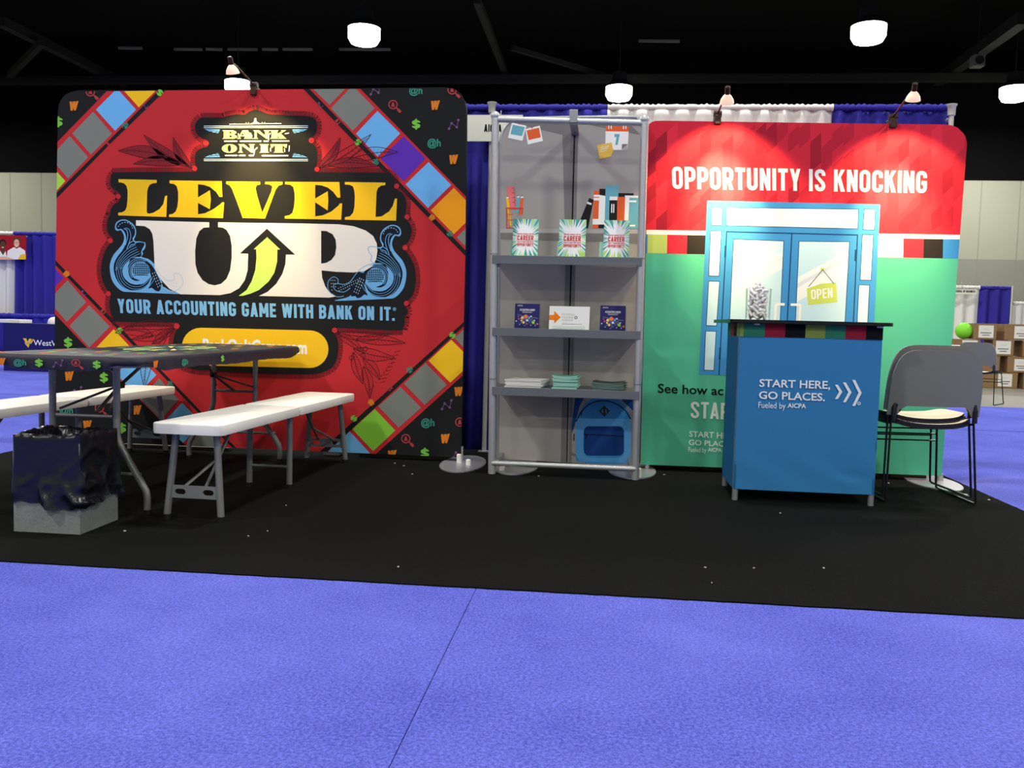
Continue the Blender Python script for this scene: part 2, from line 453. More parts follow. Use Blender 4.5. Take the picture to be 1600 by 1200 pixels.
# condensed bold capitals drawn as strokes: every glyph is (width, [strokes], [solid polygons]); height 1, y upwards
def glyphs(t=.19, w=.5):
    h = t / 2; r = min(.15, (w - t) / 2 - .008); G = {}
    def arc(cx, cy, rr, a0, a1, n=5):
        return [(cx + rr * cos(R(a0 + (a1 - a0) * i / n)), cy + rr * sin(R(a0 + (a1 - a0) * i / n))) for i in range(n + 1)]
    x0, x1, y0, y1 = h, w - h, h, 1 - h
    TR = arc(x1 - r, y1 - r, r, 0, 90); TL = arc(x0 + r, y1 - r, r, 90, 180); BL = arc(x0 + r, y0 + r, r, 180, 270); BR = arc(x1 - r, y0 + r, r, 270, 360)
    G['O'] = (w, [(TR + TL + BL + BR, 1)], [])
    G['C'] = (w, [([(x1, .66)] + TR + TL + BL + BR + [(x1, .34)], 0)], [])
    G['G'] = (w, [([(x1, .69)] + TR + TL + BL + BR + [(x1, .46), (w * .5, .46)], 0)], [])
    G['U'] = (w, [([(x0, 1)] + BL + BR + [(x1, 1)], 0)], [])
    G['S'] = (w, [([(x1, .7)] + TR + TL + [(x0, y1 - r - .03), (x0 + .03, y1 - r - .12), (w / 2, .5), (x1 - .03, y0 + r + .12), (x1, y0 + r + .03)] + list(reversed(BR)) + list(reversed(BL)) + [(x0, .3)], 0)], [])
    G['I'] = (t, [([(h, 0), (h, 1)], 0)], [])
    G['H'] = (w, [([(x0, 0), (x0, 1)], 0), ([(x1, 0), (x1, 1)], 0), ([(x0, .5), (x1, .5)], 0)], [])
    G['E'] = (w * .86, [([(x0, 0), (x0, 1)], 0), ([(x0, y1), (w * .86, y1)], 0), ([(x0, .51), (w * .8, .51)], 0), ([(x0, y0), (w * .86, y0)], 0)], [])
    G['T'] = (w * .92, [([(0, y1), (w * .92, y1)], 0), ([(w * .46, 0), (w * .46, 1)], 0)], [])
    G['L'] = (w * .82, [([(x0, 1), (x0, 0)], 0), ([(x0, y0), (w * .82, y0)], 0)], [])
    rb = .16
    bowl = lambda yb, yt: [(x0, yt)] + arc(x1 - rb, yt - rb, rb, 90, 0) + arc(x1 - rb, yb + rb, rb, 0, -90) + [(x0, yb)]
    G['P'] = (w, [([(x0, 0), (x0, 1)], 0), (bowl(.42, y1), 0)], [])
    G['R'] = (w, [([(x0, 0), (x0, 1)], 0), (bowl(.44, y1), 0)], [[(w * .36, .46), (w * .36 + t, .46), (w + .01, 0), (w - t, 0)]])
    G['B'] = (w, [([(x0, 0), (x0, 1)], 0), (bowl(.52, y1), 0), (bowl(y0, .52), 0)], [])
    G['N'] = (w, [([(x0, 0), (x0, 1)], 0), ([(x1, 0), (x1, 1)], 0)], [[(0, 1), (t * 1.02, 1), (w, 0), (w - t * 1.02, 0)]])
    wm = w * 1.28
    G['M'] = (wm, [([(h, 0), (h, 1)], 0), ([(wm - h, 0), (wm - h, 1)], 0)], [[(0, 1), (t, 1), (wm / 2 + t * .4, .25), (wm / 2 - t * .4, .25)], [(wm, 1), (wm - t, 1), (wm / 2 - t * .4, .25), (wm / 2 + t * .4, .25)]])
    ww = w * 1.5; q = t * .95
    G['W'] = (ww, [], [[(0, 1), (q, 1), (ww * .28 + q / 2, 0), (ww * .28 - q / 2, 0)], [(ww / 2 - q / 2, 1), (ww / 2 + q / 2, 1), (ww * .28 + q / 2, 0), (ww * .28 - q / 2, 0)],
                       [(ww / 2 - q / 2, 1), (ww / 2 + q / 2, 1), (ww * .72 + q / 2, 0), (ww * .72 - q / 2, 0)], [(ww, 1), (ww - q, 1), (ww * .72 - q / 2, 0), (ww * .72 + q / 2, 0)]])
    G['A'] = (w * 1.06, [([(w * .2, .25), (w * .86, .25)], 0)], [[(0, 0), (t, 0), (w * .53 + t * .5, 1), (w * .53 - t * .5, 1)], [(w * 1.06, 0), (w * 1.06 - t, 0), (w * .53 - t * .5, 1), (w * .53 + t * .5, 1)]])
    G['K'] = (w * 1.04, [([(x0, 0), (x0, 1)], 0)], [[(t * .9, .36), (t * .9, .6), (w - t * 1.0, 1), (w * 1.02, 1)], [(w * .34, .56), (w * .34 + t * .75, .74), (w * 1.04, 0), (w * 1.04 - t * 1.15, 0)]])
    G['Y'] = (w, [([(w / 2, 0), (w / 2, .45)], 0)], [[(0, 1), (t, 1), (w / 2 + h, .4), (w / 2 - h, .4)], [(w, 1), (w - t, 1), (w / 2 - h, .4), (w / 2 + h, .4)]])
    G['V'] = (w * 1.04, [], [[(0, 1), (t, 1), (w * .52 + h, 0), (w * .52 - h, 0)], [(w * 1.04, 1), (w * 1.04 - t, 1), (w * .52 - h, 0), (w * .52 + h, 0)]])
    G['D'] = (w, [([(x0, 0), (x0, 1)], 0), (bowl(y0, y1), 0)], [])
    G['F'] = (w * .82, [([(x0, 0), (x0, 1)], 0), ([(x0, y1), (w * .82, y1)], 0), ([(x0, .5), (w * .76, .5)], 0)], [])
    G['.'] = (t, [], [[(0, 0), (t, 0), (t, t), (0, t)]])
    G['7'] = (w, [], [[(0, 1), (w, 1), (w, 1 - t), (0, 1 - t)], [(w - t * 1.1, 1), (w, 1), (t * 1.4 + .04, 0), (.1, 0)]])
    G["'"] = (t, [], [[(0, 1), (t, 1), (t * .8, .7), (t * .2, .7)]])
    G[' '] = (w * .42, [], [])
    return G
GLY = glyphs()
GLY_THIN = glyphs(t=.15, w=.46)
GLY_MID = glyphs(t=.172, w=.5)
def quad_map(q):
    tl, tr, br, bl = q
    def f(u, v):
        return tuple((bl[a] * (1 - u) + br[a] * u) * (1 - v) + (tl[a] * (1 - u) + tr[a] * u) * v for a in (0, 1))
    return f
def letters(pr, s, quad, ink, layer, G=GLY, t=.19, gap=.085):
    tot = sum(G[c][0] + gap for c in s) - gap
    f = quad_map(quad); x = 0
    for c in s:
        w, strokes, polys = G[c]
        k = 0
        for pts, cl in strokes:
            tmp = Print(lambda a, b: (a, b, 0), (0, 0, 1)); tmp.stroke(pts, t, ink, 0, closed=bool(cl))
            vs = [f((x + v.x) / tot, v.y) for v in tmp.m.v]
            pr.faces2d(vs, tmp.m.f, ink, layer + k * .12); k += 1
        for pl in polys:
            pr.poly([f((x + a) / tot, b) for a, b in pl], ink, layer + k * .12); k += 1
        x += w + gap

def plain_text(pr, s, quad, ink, layer, bold=0.0, shear=0.0):
    """the built-in sans face fitted to a quad (its cap/ascender box to the quad)"""
    cu = bpy.data.curves.new('t', 'FONT'); cu.body = s; cu.offset = bold; cu.shear = shear; cu.resolution_u = 3
    o = bpy.data.objects.new('t', cu); COL.objects.link(o)
    dg = bpy.context.evaluated_depsgraph_get(); dg.update()
    me = o.evaluated_get(dg).to_mesh()
    vs = [v.co.copy() for v in me.vertices]; fs = [list(p.vertices) for p in me.polygons]
    o.evaluated_get(dg).to_mesh_clear()
    bpy.data.objects.remove(o); bpy.data.curves.remove(cu)
    x0 = min(v.x for v in vs); x1 = max(v.x for v in vs)
    top = .73 if not any(c.isupper() for c in s) else max(v.y for v in vs)
    f = quad_map(quad)
    pr.faces2d([f((v.x - x0) / (x1 - x0), v.y / top) for v in vs], fs, ink, layer)

# ------------------------------------------------------------------ the hall
BACK = 31.0
zt = (wall_at(45, 264, BACK).z + wall_at(1555, 289, BACK).z) / 2
zm = wall_at(1530, 405, BACK).z
fl = M().box((-45, -16, -.2), (45, BACK + .2, 0), 'concrete').build('floor')
tag(fl, kind='structure')
w = M().box((-45, BACK, 0), (45, BACK + .2, zm), 'wall_paint_low').box((-45, BACK, zm), (45, BACK + .2, zt), 'wall_paint')
w.box((-45, BACK, zt), (45, BACK + .2, 10.2), 'ceiling_black')
for i in range(-36, 37):
    w.box((i * 1.22 - .012, BACK - .006, 0), (i * 1.22 + .012, BACK, zt), 'wall_paint_low')
tag(w.build('wall_back'), kind='structure')
tag(M().box((-45, -16, 10.2), (45, BACK + .2, 10.4), 'ceiling_black').build('ceiling'), kind='structure')

# ceiling trusses, conduits and ducts, nearly black on black
def at_h(px, py, z): return floor_at(px, py, z)
def beam(n, a, b, r, m='truss_black'):
    q = M(); d = (b - a).normalized(); x, y = frame(d)
    q.obox((a + b) / 2, d * (b - a).length / 2, x * r, y * r, m)
    tag(q.build('trim_%d' % n), kind='structure')
beam(1, V((-40, 29.5, 8.9)), V((40, 29.5, 8.9)), .12)
beam(2, V((-40, 22.5, 9.6)), V((40, 22.5, 9.6)), .16)
beam(3, at_h(0, 33, 9.2), at_h(212, 139, 9.2), .13)
beam(4, at_h(15, 118, 9.0), at_h(66, 66, 9.0), .09)
beam(5, at_h(1600, 28, 9.2), at_h(1440, 145, 9.2), .16)
beam(6, at_h(745, 0, 9.2), at_h(795, 128, 9.2), .09)
beam(7, at_h(800, 75, 9.2), at_h(965, 124, 9.2), .07)
beam(8, at_h(1270, 130, 9.2), at_h(1360, 166, 9.2), .07)
for n, (xa, xb, y) in enumerate(((185, 222, 75), (272, 316, 77), (322, 347, 77), (356, 402, 77), (410, 434, 77), (442, 488, 77), (530, 610, 77), (998, 1062, 64))):
    beam(10 + n, at_h(xa, y, 9.4), at_h(xb, y + .4, 9.4), .035, 'pale_duct')

# high-bay lamps
def bay_light(p):
    d = bpy.data.lights.new('bay_light', 'AREA'); d.shape = 'DISK'; d.size = .75; d.energy = HALL_LAMP_POWER; d.color = (1, .985, .94)
    o = bpy.data.objects.new('bay_light', d); COL.objects.link(o); o.location = p; return o
def bay_lamp(px, py, label):
    p = floor_at(px, py, 8.0)
    t = thing('ceiling_lamp', p, label, 'ceiling lamp', 'high-bay lamps under the black ceiling')
    M().lathe([(.12, .62), (.2, .6), (.24, .34), (.3, .3), (.4, .22), (.42, .16), (.38, .16), (.2, .3)], (0, 0, 0), 'bay_housing', 20).build('housing', t)
    M().lathe([(.40, .17), (.40, -.08), (.33, -.2), (.18, -.24)], (0, 0, 0), 'bay_glow', 20).build('lens', t)
    M().cyl((0, 0, .6), (0, 0, 2.2), .015, 'bay_housing', 8).build('stem', t)
    l = bay_light((0, 0, -.27)); l.parent = t
bay_lamp(569, 55, 'bright ceiling lamp above the red backdrop, upper left of the picture')
bay_lamp(1357, 52, 'bright ceiling lamp high above the red and mint backdrop, right of centre')
bay_lamp(967, 145, 'bright ceiling lamp just above the white drape, lowest near the middle')
bay_lamp(1585, 146, 'bright ceiling lamp cut by the right edge of the picture')
bay_lamp(372, 136, 'ceiling lamp glaring just over the top edge of the red game backdrop')
for x, y in ((0, 16.7), (-12, 16.7), (12, 16.7), (-6, 11.2), (6, 11.2), (18, 11.2), (-18, 11.2), (-12, 5.2), (0, 5.2), (12, 5.2),
             (-23.5, 27.4), (23.5, 27.8), (-6, -.3), (6, -.3), (0, -5.8), (-12, -5.8), (12, -5.8), (-6, -11), (6, -11)):
    bay_light((x, y, 7.8))

sp = at_h(1527, 96, 8.6)
t = thing('ceiling_speaker', sp, 'small pale square loudspeaker hanging under the dark ceiling, far right', 'loudspeaker')
M().box((-.16, -.16, -.16), (.16, .16, .16), 'pale_duct').build('cabinet', t, bevel=.02)
M().lathe([(.12, 0), (.12, .02), (.05, .005)], (0, -.16, 0), 'foot_black', 20, (0, -1, 0)).build('cone', t)
M().cyl((0, 0, .16), (0, 0, 1.6), .02, 'truss_black', 8).build('bracket', t)

# ------------------------------------------------------------------ carpets
CX0, CX1, CY0, CY1 = -3.81, 2.21, 2.975, 6.35
def sheet(name, pts, z0, z1, m, **k):
    return M().slab([(x, y, z1) for x, y in pts], (0, 0, z0 - z1), m).build(name, None, smooth=0)
ye = floor_at(1560, 637).y
yl = 21
sR, sL = floor_at(1565, 675).y, floor_at(30, 618).y        # cross seams where carpet lengths meet
for pts, lab in (([(-.41, -4), (12, -4), (12, sR), (CX1, sR), (CX1, CY0), (-.41, CY0)], 'violet-blue aisle carpet right of the long floor seam, running past the chair'),
                 ([(CX1, sR + .035), (12, sR + .035), (12, ye), (CX1, ye)], 'far violet-blue carpet length at the right, beyond the cross seam, ending at bare floor'),
                 ([(-.4125, -4), (-.4125, CY0), (CX0, CY0), (CX0, sL), (-16, sL), (-16, -4)], 'violet-blue aisle carpet left of the long floor seam, reaching behind the table'),
                 ([(-16, sL + .035), (CX0, sL + .035), (CX0, yl), (-16, yl)], 'far violet-blue carpet length at the left, under the far left booth')):
    tag(sheet('aisle_carpet', pts, 0, .008, 'blue_pile'), lab, 'carpet')
b = M(); n = 240
edge = [(CX0 + (CX1 - CX0) * i / n, CY0 + random.uniform(-.003, .003)) for i in range(n + 1)] + [(CX1 + random.uniform(-.002, .003), CY0 + (CY1 - CY0) * i / 120) for i in range(121)] + \
       [(CX0 + random.uniform(-.003, .002), CY1 + (CY0 - CY1) * i / 120) for i in range(120)]
c = b.slab([(x, y, .013) for x, y in edge], (0, 0, -.0128), 'black_pile').build('booth_carpet', None, smooth=0)
tag(c, 'black booth carpet under the table, benches, shelf and counter', 'carpet')
FZ = .013       # height of the black carpet
k = 0
for px, py, r in ((622, 886, 2.2), (1102, 887, 2.2), (1287, 888, 2.4), (1178, 888, 1.6), (1112, 911, 1.4), (1388, 755, 3), (1509, 773, 3.2), (1545, 781, 2.6), (617, 724, 1.6),
                  (631, 728, 1.6), (644, 741, 1.5), (842, 744, 1.6), (418, 830, 1.6), (195, 830, 2.4), (447, 790, 1.6), (1038, 742, 1.6), (1219, 802, 1.4), (388, 838, 1.6)):
    p = floor_at(px, py, FZ); s_ = r * (p.y / FPX); a = random.uniform(0, 3)
    q = M().slab([(cos(a + t_) * s_ * random.uniform(.5, 1.2), sin(a + t_) * s_ * random.uniform(.5, 1.2), .003) for t_ in (0, 1.2, 2.4, 3.6, 5)], (0, 0, -.003), 'scrap')
    o = q.build('paper_scrap', None, (p.x, p.y, FZ), smooth=0); k += 1
    tag(o, 'tiny pale scrap of litter lying on the black carpet', 'scrap', 'scraps of litter on the black carpet')

# ------------------------------------------------------------------ icons of the game print
def icon(pr, kind, cx, cy, L=4, s=1.0, rot=0.0):
    def T(pts): return [(cx + (a * cos(rot) - b * sin(rot)) * s, cy + (a * sin(rot) + b * cos(rot)) * s) for a, b in pts]
    if kind == 'W':
        letters(pr, 'W', T([(-6, -7), (8, -8), (5.5, 6.5), (-6, 7)]), 'icon_orange', L, HEAVY, .27)
    elif kind == '$':
        letters(pr, 'S', T([(-6.5, -6.5), (6.5, -6.5), (6.5, 6.5), (-6.5, 6.5)]), 'icon_green', L, HEAVY, .27)
        pr.stroke(T([(0, -8.5), (0, 8.5)]), 2.6 * s, 'icon_green', L + .5)
    elif kind == '@':
        plain_text(pr, '@h', T([(-10.5, -6), (10.5, -6), (10.5, 5.5), (-10.5, 5.5)]), 'icon_teal', L, .03)
    elif kind == 'A':
        pr.stroke(T(circle(-2.5, -2.5, 6.5, 18)), 1.7 * s, 'icon_red', L, closed=True)
        letters(pr, 'A', T([(-5.4, -6), (.4, -6), (.4, 1), (-5.4, 1)]), 'icon_red', L, HEAVY, .27)
        pr.stroke(T([(2.5, 2.5), (5, 5)]), 2 * s, 'icon_red', L); pr.stroke(T([(5, 5), (9.5, 9.5)]), 4.2 * s, 'icon_red', L + .2)
    elif kind == 'Z':
        z = [(-7.5, 6.5), (-3.5, -2), (4.5, 4), (7, -7)]
        pr.stroke(T(z), 1 * s, 'icon_purple', L)
        for i, q in enumerate(z): pr.poly(T(circle(q[0], q[1], 2.1, 10)), 'icon_purple', L + .3)
HEAVY = glyphs(t=.27, w=.62)

# ------------------------------------------------------------------ red game backdrop (left)
PY = 5.66
LP = [(122.5, 141), (110, 144), (101, 149), (96, 155), (92.7, 162), (90.6, 172.5), (83, 687.6), (720, 714.6), (727.3, 391), (728.7, 170.4), (726.2, 157.6), (718.8, 144.9), (710, 139), (697.5, 136.2), (421, 139.6)]
base = V((-1.95, PY, FZ))
bd = thing('display_backdrop', base, 'wide red fabric backdrop printed with a board-game design, left of the shelf', 'backdrop')
place = lambda x, y: wall_at(x, y, PY)
fab = M().slab([place(*p) for p in LP], (0, .045, 0), 'print_black')
pr = Print(place, (0, -1, 0), fab, LP)
pr.poly(LP, 'red', 1)
z1, z2, z3, z4, z5, z8 = crop(80, 130, .2125), crop(400, 130, .2125), crop(80, 370, .2125), crop(400, 370, .2125), crop(0, 520, .2125), crop(540, 520, .2125)
# four black corners
pr.poly([(170.3, 139), (86, 225.6), (60, 225), (60, 120), (170, 120)], 'black', 2)
pr.poly([(558, 133.7), (735, 314.3), (760, 314), (760, 110), (558, 110)], 'black', 2)
pr.poly([(82, 487), (86.4, 491), (132, 539), (172, 578), (250.8, 657), (300, 706), (300, 730), (60, 730), (60, 487)], 'black', 2)
pr.poly([(730, 580.4), (588.9, 708), (570, 725), (760, 740), (760, 580)], 'black', 2)
# board squares
for c_, col in ((((150.1, 171.4), (179.9, 204.4), (212.8, 171.4), (183, 138.4)), 'blue'), (((112.9, 208.6), (145.9, 174.6), (175, 209), (142.3, 241.6)), 'grey'),
                (((109.1, 212.9), (137.8, 245.8), (106.6, 278.8), (77.9, 245.9)), 'grey'), (((217, 167.8), (242.5, 142.8), (218, 115.6), (192.6, 140.6)), 'yellow'),
                (((102.3, 283), (72, 250), (42, 283), (72, 316)), 'lime'),
                (((514.8, 164), (547, 131.5), (514, 99), (481.8, 131.5)), 'grey'), (((516.9, 169.3), (551.3, 204.4), (585.3, 168.9), (550.9, 133.8)), 'grey'),
                (((556.2, 209), (589.8, 173.6), (625.3, 208.6), (590.2, 244.8)), 'blue'), (((595, 247.9), (630.6, 212.9), (665, 247.5), (630.6, 283.4)), 'purple'),
                (((633.8, 288.3), (669.5, 253.3), (704.9, 289), (668.8, 324.9)), 'blue'), (((673, 328.7), (709.2, 293.6), (745.4, 330.8), (709.2, 365.9)), 'orange'),
                (((713.4, 371.2), (749, 336), (785, 371), (749, 407)), 'grey'),
                (((37, 434), (68, 401), (99.6, 433.8), (68, 467)), 'purple'), (((105.5, 438), (134.8, 472), (104.4, 502.8), (75.8, 470)), 'grey'),
                (((108.7, 509.2), (139.5, 476.9), (171.8, 510.3), (139.5, 543)), 'grey'), (((177.8, 514.5), (146, 548), (177.8, 581), (209, 548)), 'yellow'),
                (((181.7, 584), (213, 552.5), (244.4, 585.9), (213, 618)), 'blue'), (((248.6, 591.2), (279, 624), (251.8, 656), (220, 624)), 'grey'),
                (((284.8, 629.4), (253.9, 661.3), (284.8, 693.2), (316, 662)), 'blue'), (((321, 667), (289.5, 698), (321, 731), (352, 699)), 'grey'),
                (((705.1, 530.6), (669.6, 563.6), (703.6, 598), (739, 565)), 'yellow'), (((665, 567.2), (698.3, 601.4), (663.3, 632.6), (631.4, 599.7)), 'grey'),
                (((625.6, 604.4), (658, 636.9), (622.9, 668.1), (591, 634.8)), 'grey'), (((585.7, 639), (617.6, 672.6), (583.1, 704.9), (550.6, 670.5)), 'green'),
                (((546.5, 674), (578, 708), (545, 740), (512, 706)), 'blue'), (((710, 528.5), (745, 495), (778, 528), (745, 562)), 'grey')):
    pr.poly(c_, col, 2)
# black path stripes
for q in (((252, 137), (263, 137), (171.5, 225.4), (168, 222)), ((166, 224), (169.5, 227.4), (80, 318.8), (80, 310)),
          ((480, 135), (470, 135), (740, 413), (740, 404)), ((80, 399.4), (80, 407), (370, 707), (376, 707)), ((735, 493.8), (735, 500), (510, 707.2), (498, 707.2))):
    pr.poly(q, 'black', 3)
for kd, x, y, rt in (('Z', 226.6, 166, .3), ('@', 195.8, 196, -.7), ('$', 250, 145, .8), ('Z', 500, 164, .6), ('A', 527, 191, .7), ('$', 559.4, 222.5, .8), ('@', 587, 253, .8), ('W', 675, 340, .8), ('@', 703, 365, .8),
                     ('W', 104, 428, .8), ('Z', 130, 458, .8), ('A', 160, 488, .8), ('$', 187, 517, .8), ('@', 266, 600, .8), ('$', 707, 524, -.7), ('@', 640, 578, -.7), ('A', 609, 606, -.7), ('W', 580, 629, -.7), ('$', 553, 654, -.7)):
    cc = pr.clip; pr.clip = circle(x, y, 5.2, 12); icon(pr, kd, x, y, 4, .8, rt); pr.clip = cc
for kd, x, y in (('W', 115, 166), ('A', 144, 146), ('$', 91.5, 190.5), ('Z', 587, 141), ('@', 649.7, 141), ('A', 616.7, 166), ('W', 679.4, 165), ('$', 650.3, 194.2), ('Z', 709.2, 194.8), ('@', 678.4, 223), ('W', 708, 249.6), ('A', 709, 143),
                 ('$', 106.6, 535.3), ('W', 107.6, 588), ('$', 162.5, 590), ('A', 158, 640), ('W', 136, 664.5), ('@', 104, 641), ('$', 190.8, 668.8), ('W', 213.5, 641), ('Z', 120, 612), ('$', 112, 690), ('A', 101, 560),
                 ('Z', 698.3, 632.6), ('@', 668.5, 659.8), ('A', 636.7, 687.9), ('W', 695, 685.7), ('$', 664, 708), ('W', 612, 711), ('A', 721, 662), ('Z', 716, 709), ('W', 716, 612)):
    icon(pr, kd, x, y, 4)

# black emblem with a ticked fringe
EMB = [(399.3, 171.4), (389, 175), (382, 179.3), (372, 178.6), (362, 180), (351.8, 182.2), (347.5, 183.7), (318.8, 183.7), (311.6, 185.8), (306.5, 191.6), (305, 198.8), (306.5, 206), (311.6, 213), (318.8, 217.4), (324.5, 218.4),
       (326.8, 224), (324.5, 229.7), (317.3, 231), (310, 234.7), (305.8, 240.4), (305, 249), (305.8, 257.7), (308, 262), (307.3, 267), (301, 268.4), (186.3, 269.2), (178.6, 271.6), (173.9, 277.6), (172.4, 285), (175.6, 293.6), (184.1, 299),
       (188, 306.4), (186.3, 315), (178.8, 319), (173.5, 327.6), (172.4, 335), (168.6, 342.5), (167.1, 353), (169.3, 363.8), (175.6, 371.2), (176.7, 374), (172.5, 380), (165, 391), (159.7, 408), (158.6, 425), (161.8, 442), (169.3, 455), (173.4, 459),
       (171.4, 470), (171.8, 480), (173.5, 489), (177.8, 497.5), (184, 502.6), (272.3, 504), (278.8, 505.2), (280, 511), (274.6, 518), (271.6, 528), (270.7, 540), (272.6, 554), (279, 566), (289, 573), (304, 577.2), (320, 578.6),
       (408.5, 582.6), (470, 584.6), (491.4, 584.2), (506, 581), (519, 574), (526.4, 561), (528.8, 544), (527.5, 529.4), (522, 519.8), (520, 514.5), (527.5, 512.4), (618.9, 516.2), (629.5, 512.4), (632.7, 501.8), (632, 495.4), (636.4, 490), (637, 484.8), (632.6, 476.4),
       (635.9, 471), (644.4, 461.4), (648.6, 448.6), (649.7, 433.8), (647.6, 416.8), (640, 399.8), (631.6, 389), (630.6, 386), (634, 381.9), (640, 374.4), (643.3, 361.6), (641.2, 351), (635.9, 343.6), (634, 334), (634.8, 314.9), (629.5, 302), (621, 296.8),
       (618.4, 289.4), (616.8, 283), (612.5, 275.4), (604, 271), (590, 269.6), (506.3, 269.2), (497.4, 269.6), (492.6, 264.6), (495, 257.5), (495.6, 240.5), (493.5, 229.9), (486.6, 224), (484.6, 219.3), (488.2, 215), (493.5, 208.6), (495.6, 198), (493.5, 187.6),
       (485, 182.4), (470, 181), (451, 180.6), (439.5, 179.3), (428, 179.3), (416.5, 177.2), (407.9, 173.6)]
EMB = [(x, y) for x, y in EMB]
E2 = smooth(EMB, 3, closed=True)
pr.poly(E2, 'black', 5, clip=False)
sgn = 1 if area(E2) > 0 else -1
acc, nxt = 0.0, 0.0
for i in range(len(E2)):
    a, b = E2[i - 1], E2[i]; l = math.hypot(b[0] - a[0], b[1] - a[1])
    if l < 1e-6: continue
    dx, dy = (b[0] - a[0]) / l, (b[1] - a[1]) / l; nx, ny = dy * sgn, -dx * sgn
    while nxt <= acc + l:
        t_ = nxt - acc; x, y = a[0] + dx * t_, a[1] + dy * t_
        L_ = 7.2
        pr.faces2d([(x - dx * .62 - nx, y - dy * .62 - ny), (x + dx * .62 - nx, y + dy * .62 - ny), (x + nx * L_ + dx * .62, y + ny * L_ + dy * .62), (x + nx * L_ - dx * .62, y + ny * L_ - dy * .62)], [(0, 1, 2, 3)], 'fringe', 4.5)
        nxt += 2.15
    acc += l
for x, y, r in ((322.4, 224, 4.2), (487, 219.5, 4.4), (304.5, 263.5, 4), (495.5, 264.6, 4), (276.4, 509.5, 4.6), (523.2, 516, 4.2), (185, 307, 4), (172.6, 376, 4.2), (169.6, 459, 4), (636, 376, 0.1), (633.2, 387, 4.2), (620, 291, 4), (635.2, 474, 4), (636, 339, 4)):
    pr.poly(circle(x, y, r, 12), 'red', 6)

# laurel leaves
def leaf(a, b, w, bend=0.0, fill='leaf', L=5.2, hatch=True, ink_='fringe', lw=.9):
    dx, dy = b[0] - a[0], b[1] - a[1]; l = math.hypot(dx, dy); nx, ny = -dy / l, dx / l
    up, dn, mid = [], [], []
    for i in range(15):
        t_ = i / 14; h = w * (sin(pi * t_ ** .85)) ; c0 = bend * sin(pi * t_)
        cx, cy = a[0] + dx * t_ + nx * c0, a[1] + dy * t_ + ny * c0
        up.append((cx + nx * h, cy + ny * h)); dn.append((cx - nx * h, cy - ny * h)); mid.append((cx, cy))
    if fill: pr.poly(up + list(reversed(dn))[1:-1], fill, L)
    pr.stroke(up, lw, ink_, L + .5); pr.stroke(dn, lw, ink_, L + .6); pr.stroke(mid[:-2], lw, ink_, L + .7)
    if hatch:
        for i in range(2, 13):
            pr.stroke([mid[i], (up[min(i + 1, 14)][0] * .8 + mid[i][0] * .2, up[min(i + 1, 14)][1] * .8 + mid[i][1] * .2)], .4, ink_, L + .8)
            pr.stroke([mid[i], (dn[min(i + 1, 14)][0] * .7 + mid[i][0] * .3, dn[min(i + 1, 14)][1] * .7 + mid[i][1] * .3)], .3, ink_, L + .9)
leaf((300, 262), (271, 214.5), 7, -6); leaf((296, 260), (225, 211), 8.5, -5); leaf((262, 246), (185, 235.5), 9.5, 4); leaf((286, 256), (208.5, 256), 8, 5)
leaf((497, 262), (532, 215), 7, 6); leaf((502, 261), (580, 210), 8.5, 5, None); leaf((545, 249), (622, 237.5), 9.5, -4, None); leaf((512, 258), (592, 260), 8, -5)
leaf((523, 520), (570, 552), 6, -3, None); leaf((526, 519), (612, 521), 7, 6, None); leaf((556, 530), (634, 536), 8, -2, None); leaf((552, 545), (617, 559), 9, 3, None); leaf((552, 550), (567, 600), 7, 2, None)
leaf((567, 560), (594, 593), 7, -3, None); leaf((568, 572), (578, 622), 7, -3, None)
for i in range(9):
    pr.stroke([(580 + i * 4, 606 - i * 5 + 3 * j) for j in (0, 1)], .8, 'fringe', 5.2)
    pr.stroke([(592 + i * 3, 598 - i * 6), (602 + i * 3, 596 - i * 6)], .6, 'fringe', 5.2)
for x, y in ((549, 559), (571, 545), (567, 555)): pr.stroke(circle(x, y, 3.4, 10), .9, 'fringe', 5.4, closed=True)
leaf((274, 511), (192, 514), 7, 5, None); leaf((272, 513), (205, 530), 7, -4, None); leaf((240, 524), (180, 520), 8, 6, None); leaf((274, 514), (236, 541), 6, 3, None); leaf((262, 520), (225, 552), 6, -4, None); leaf((236, 545), (226, 605), 8, 3, None)

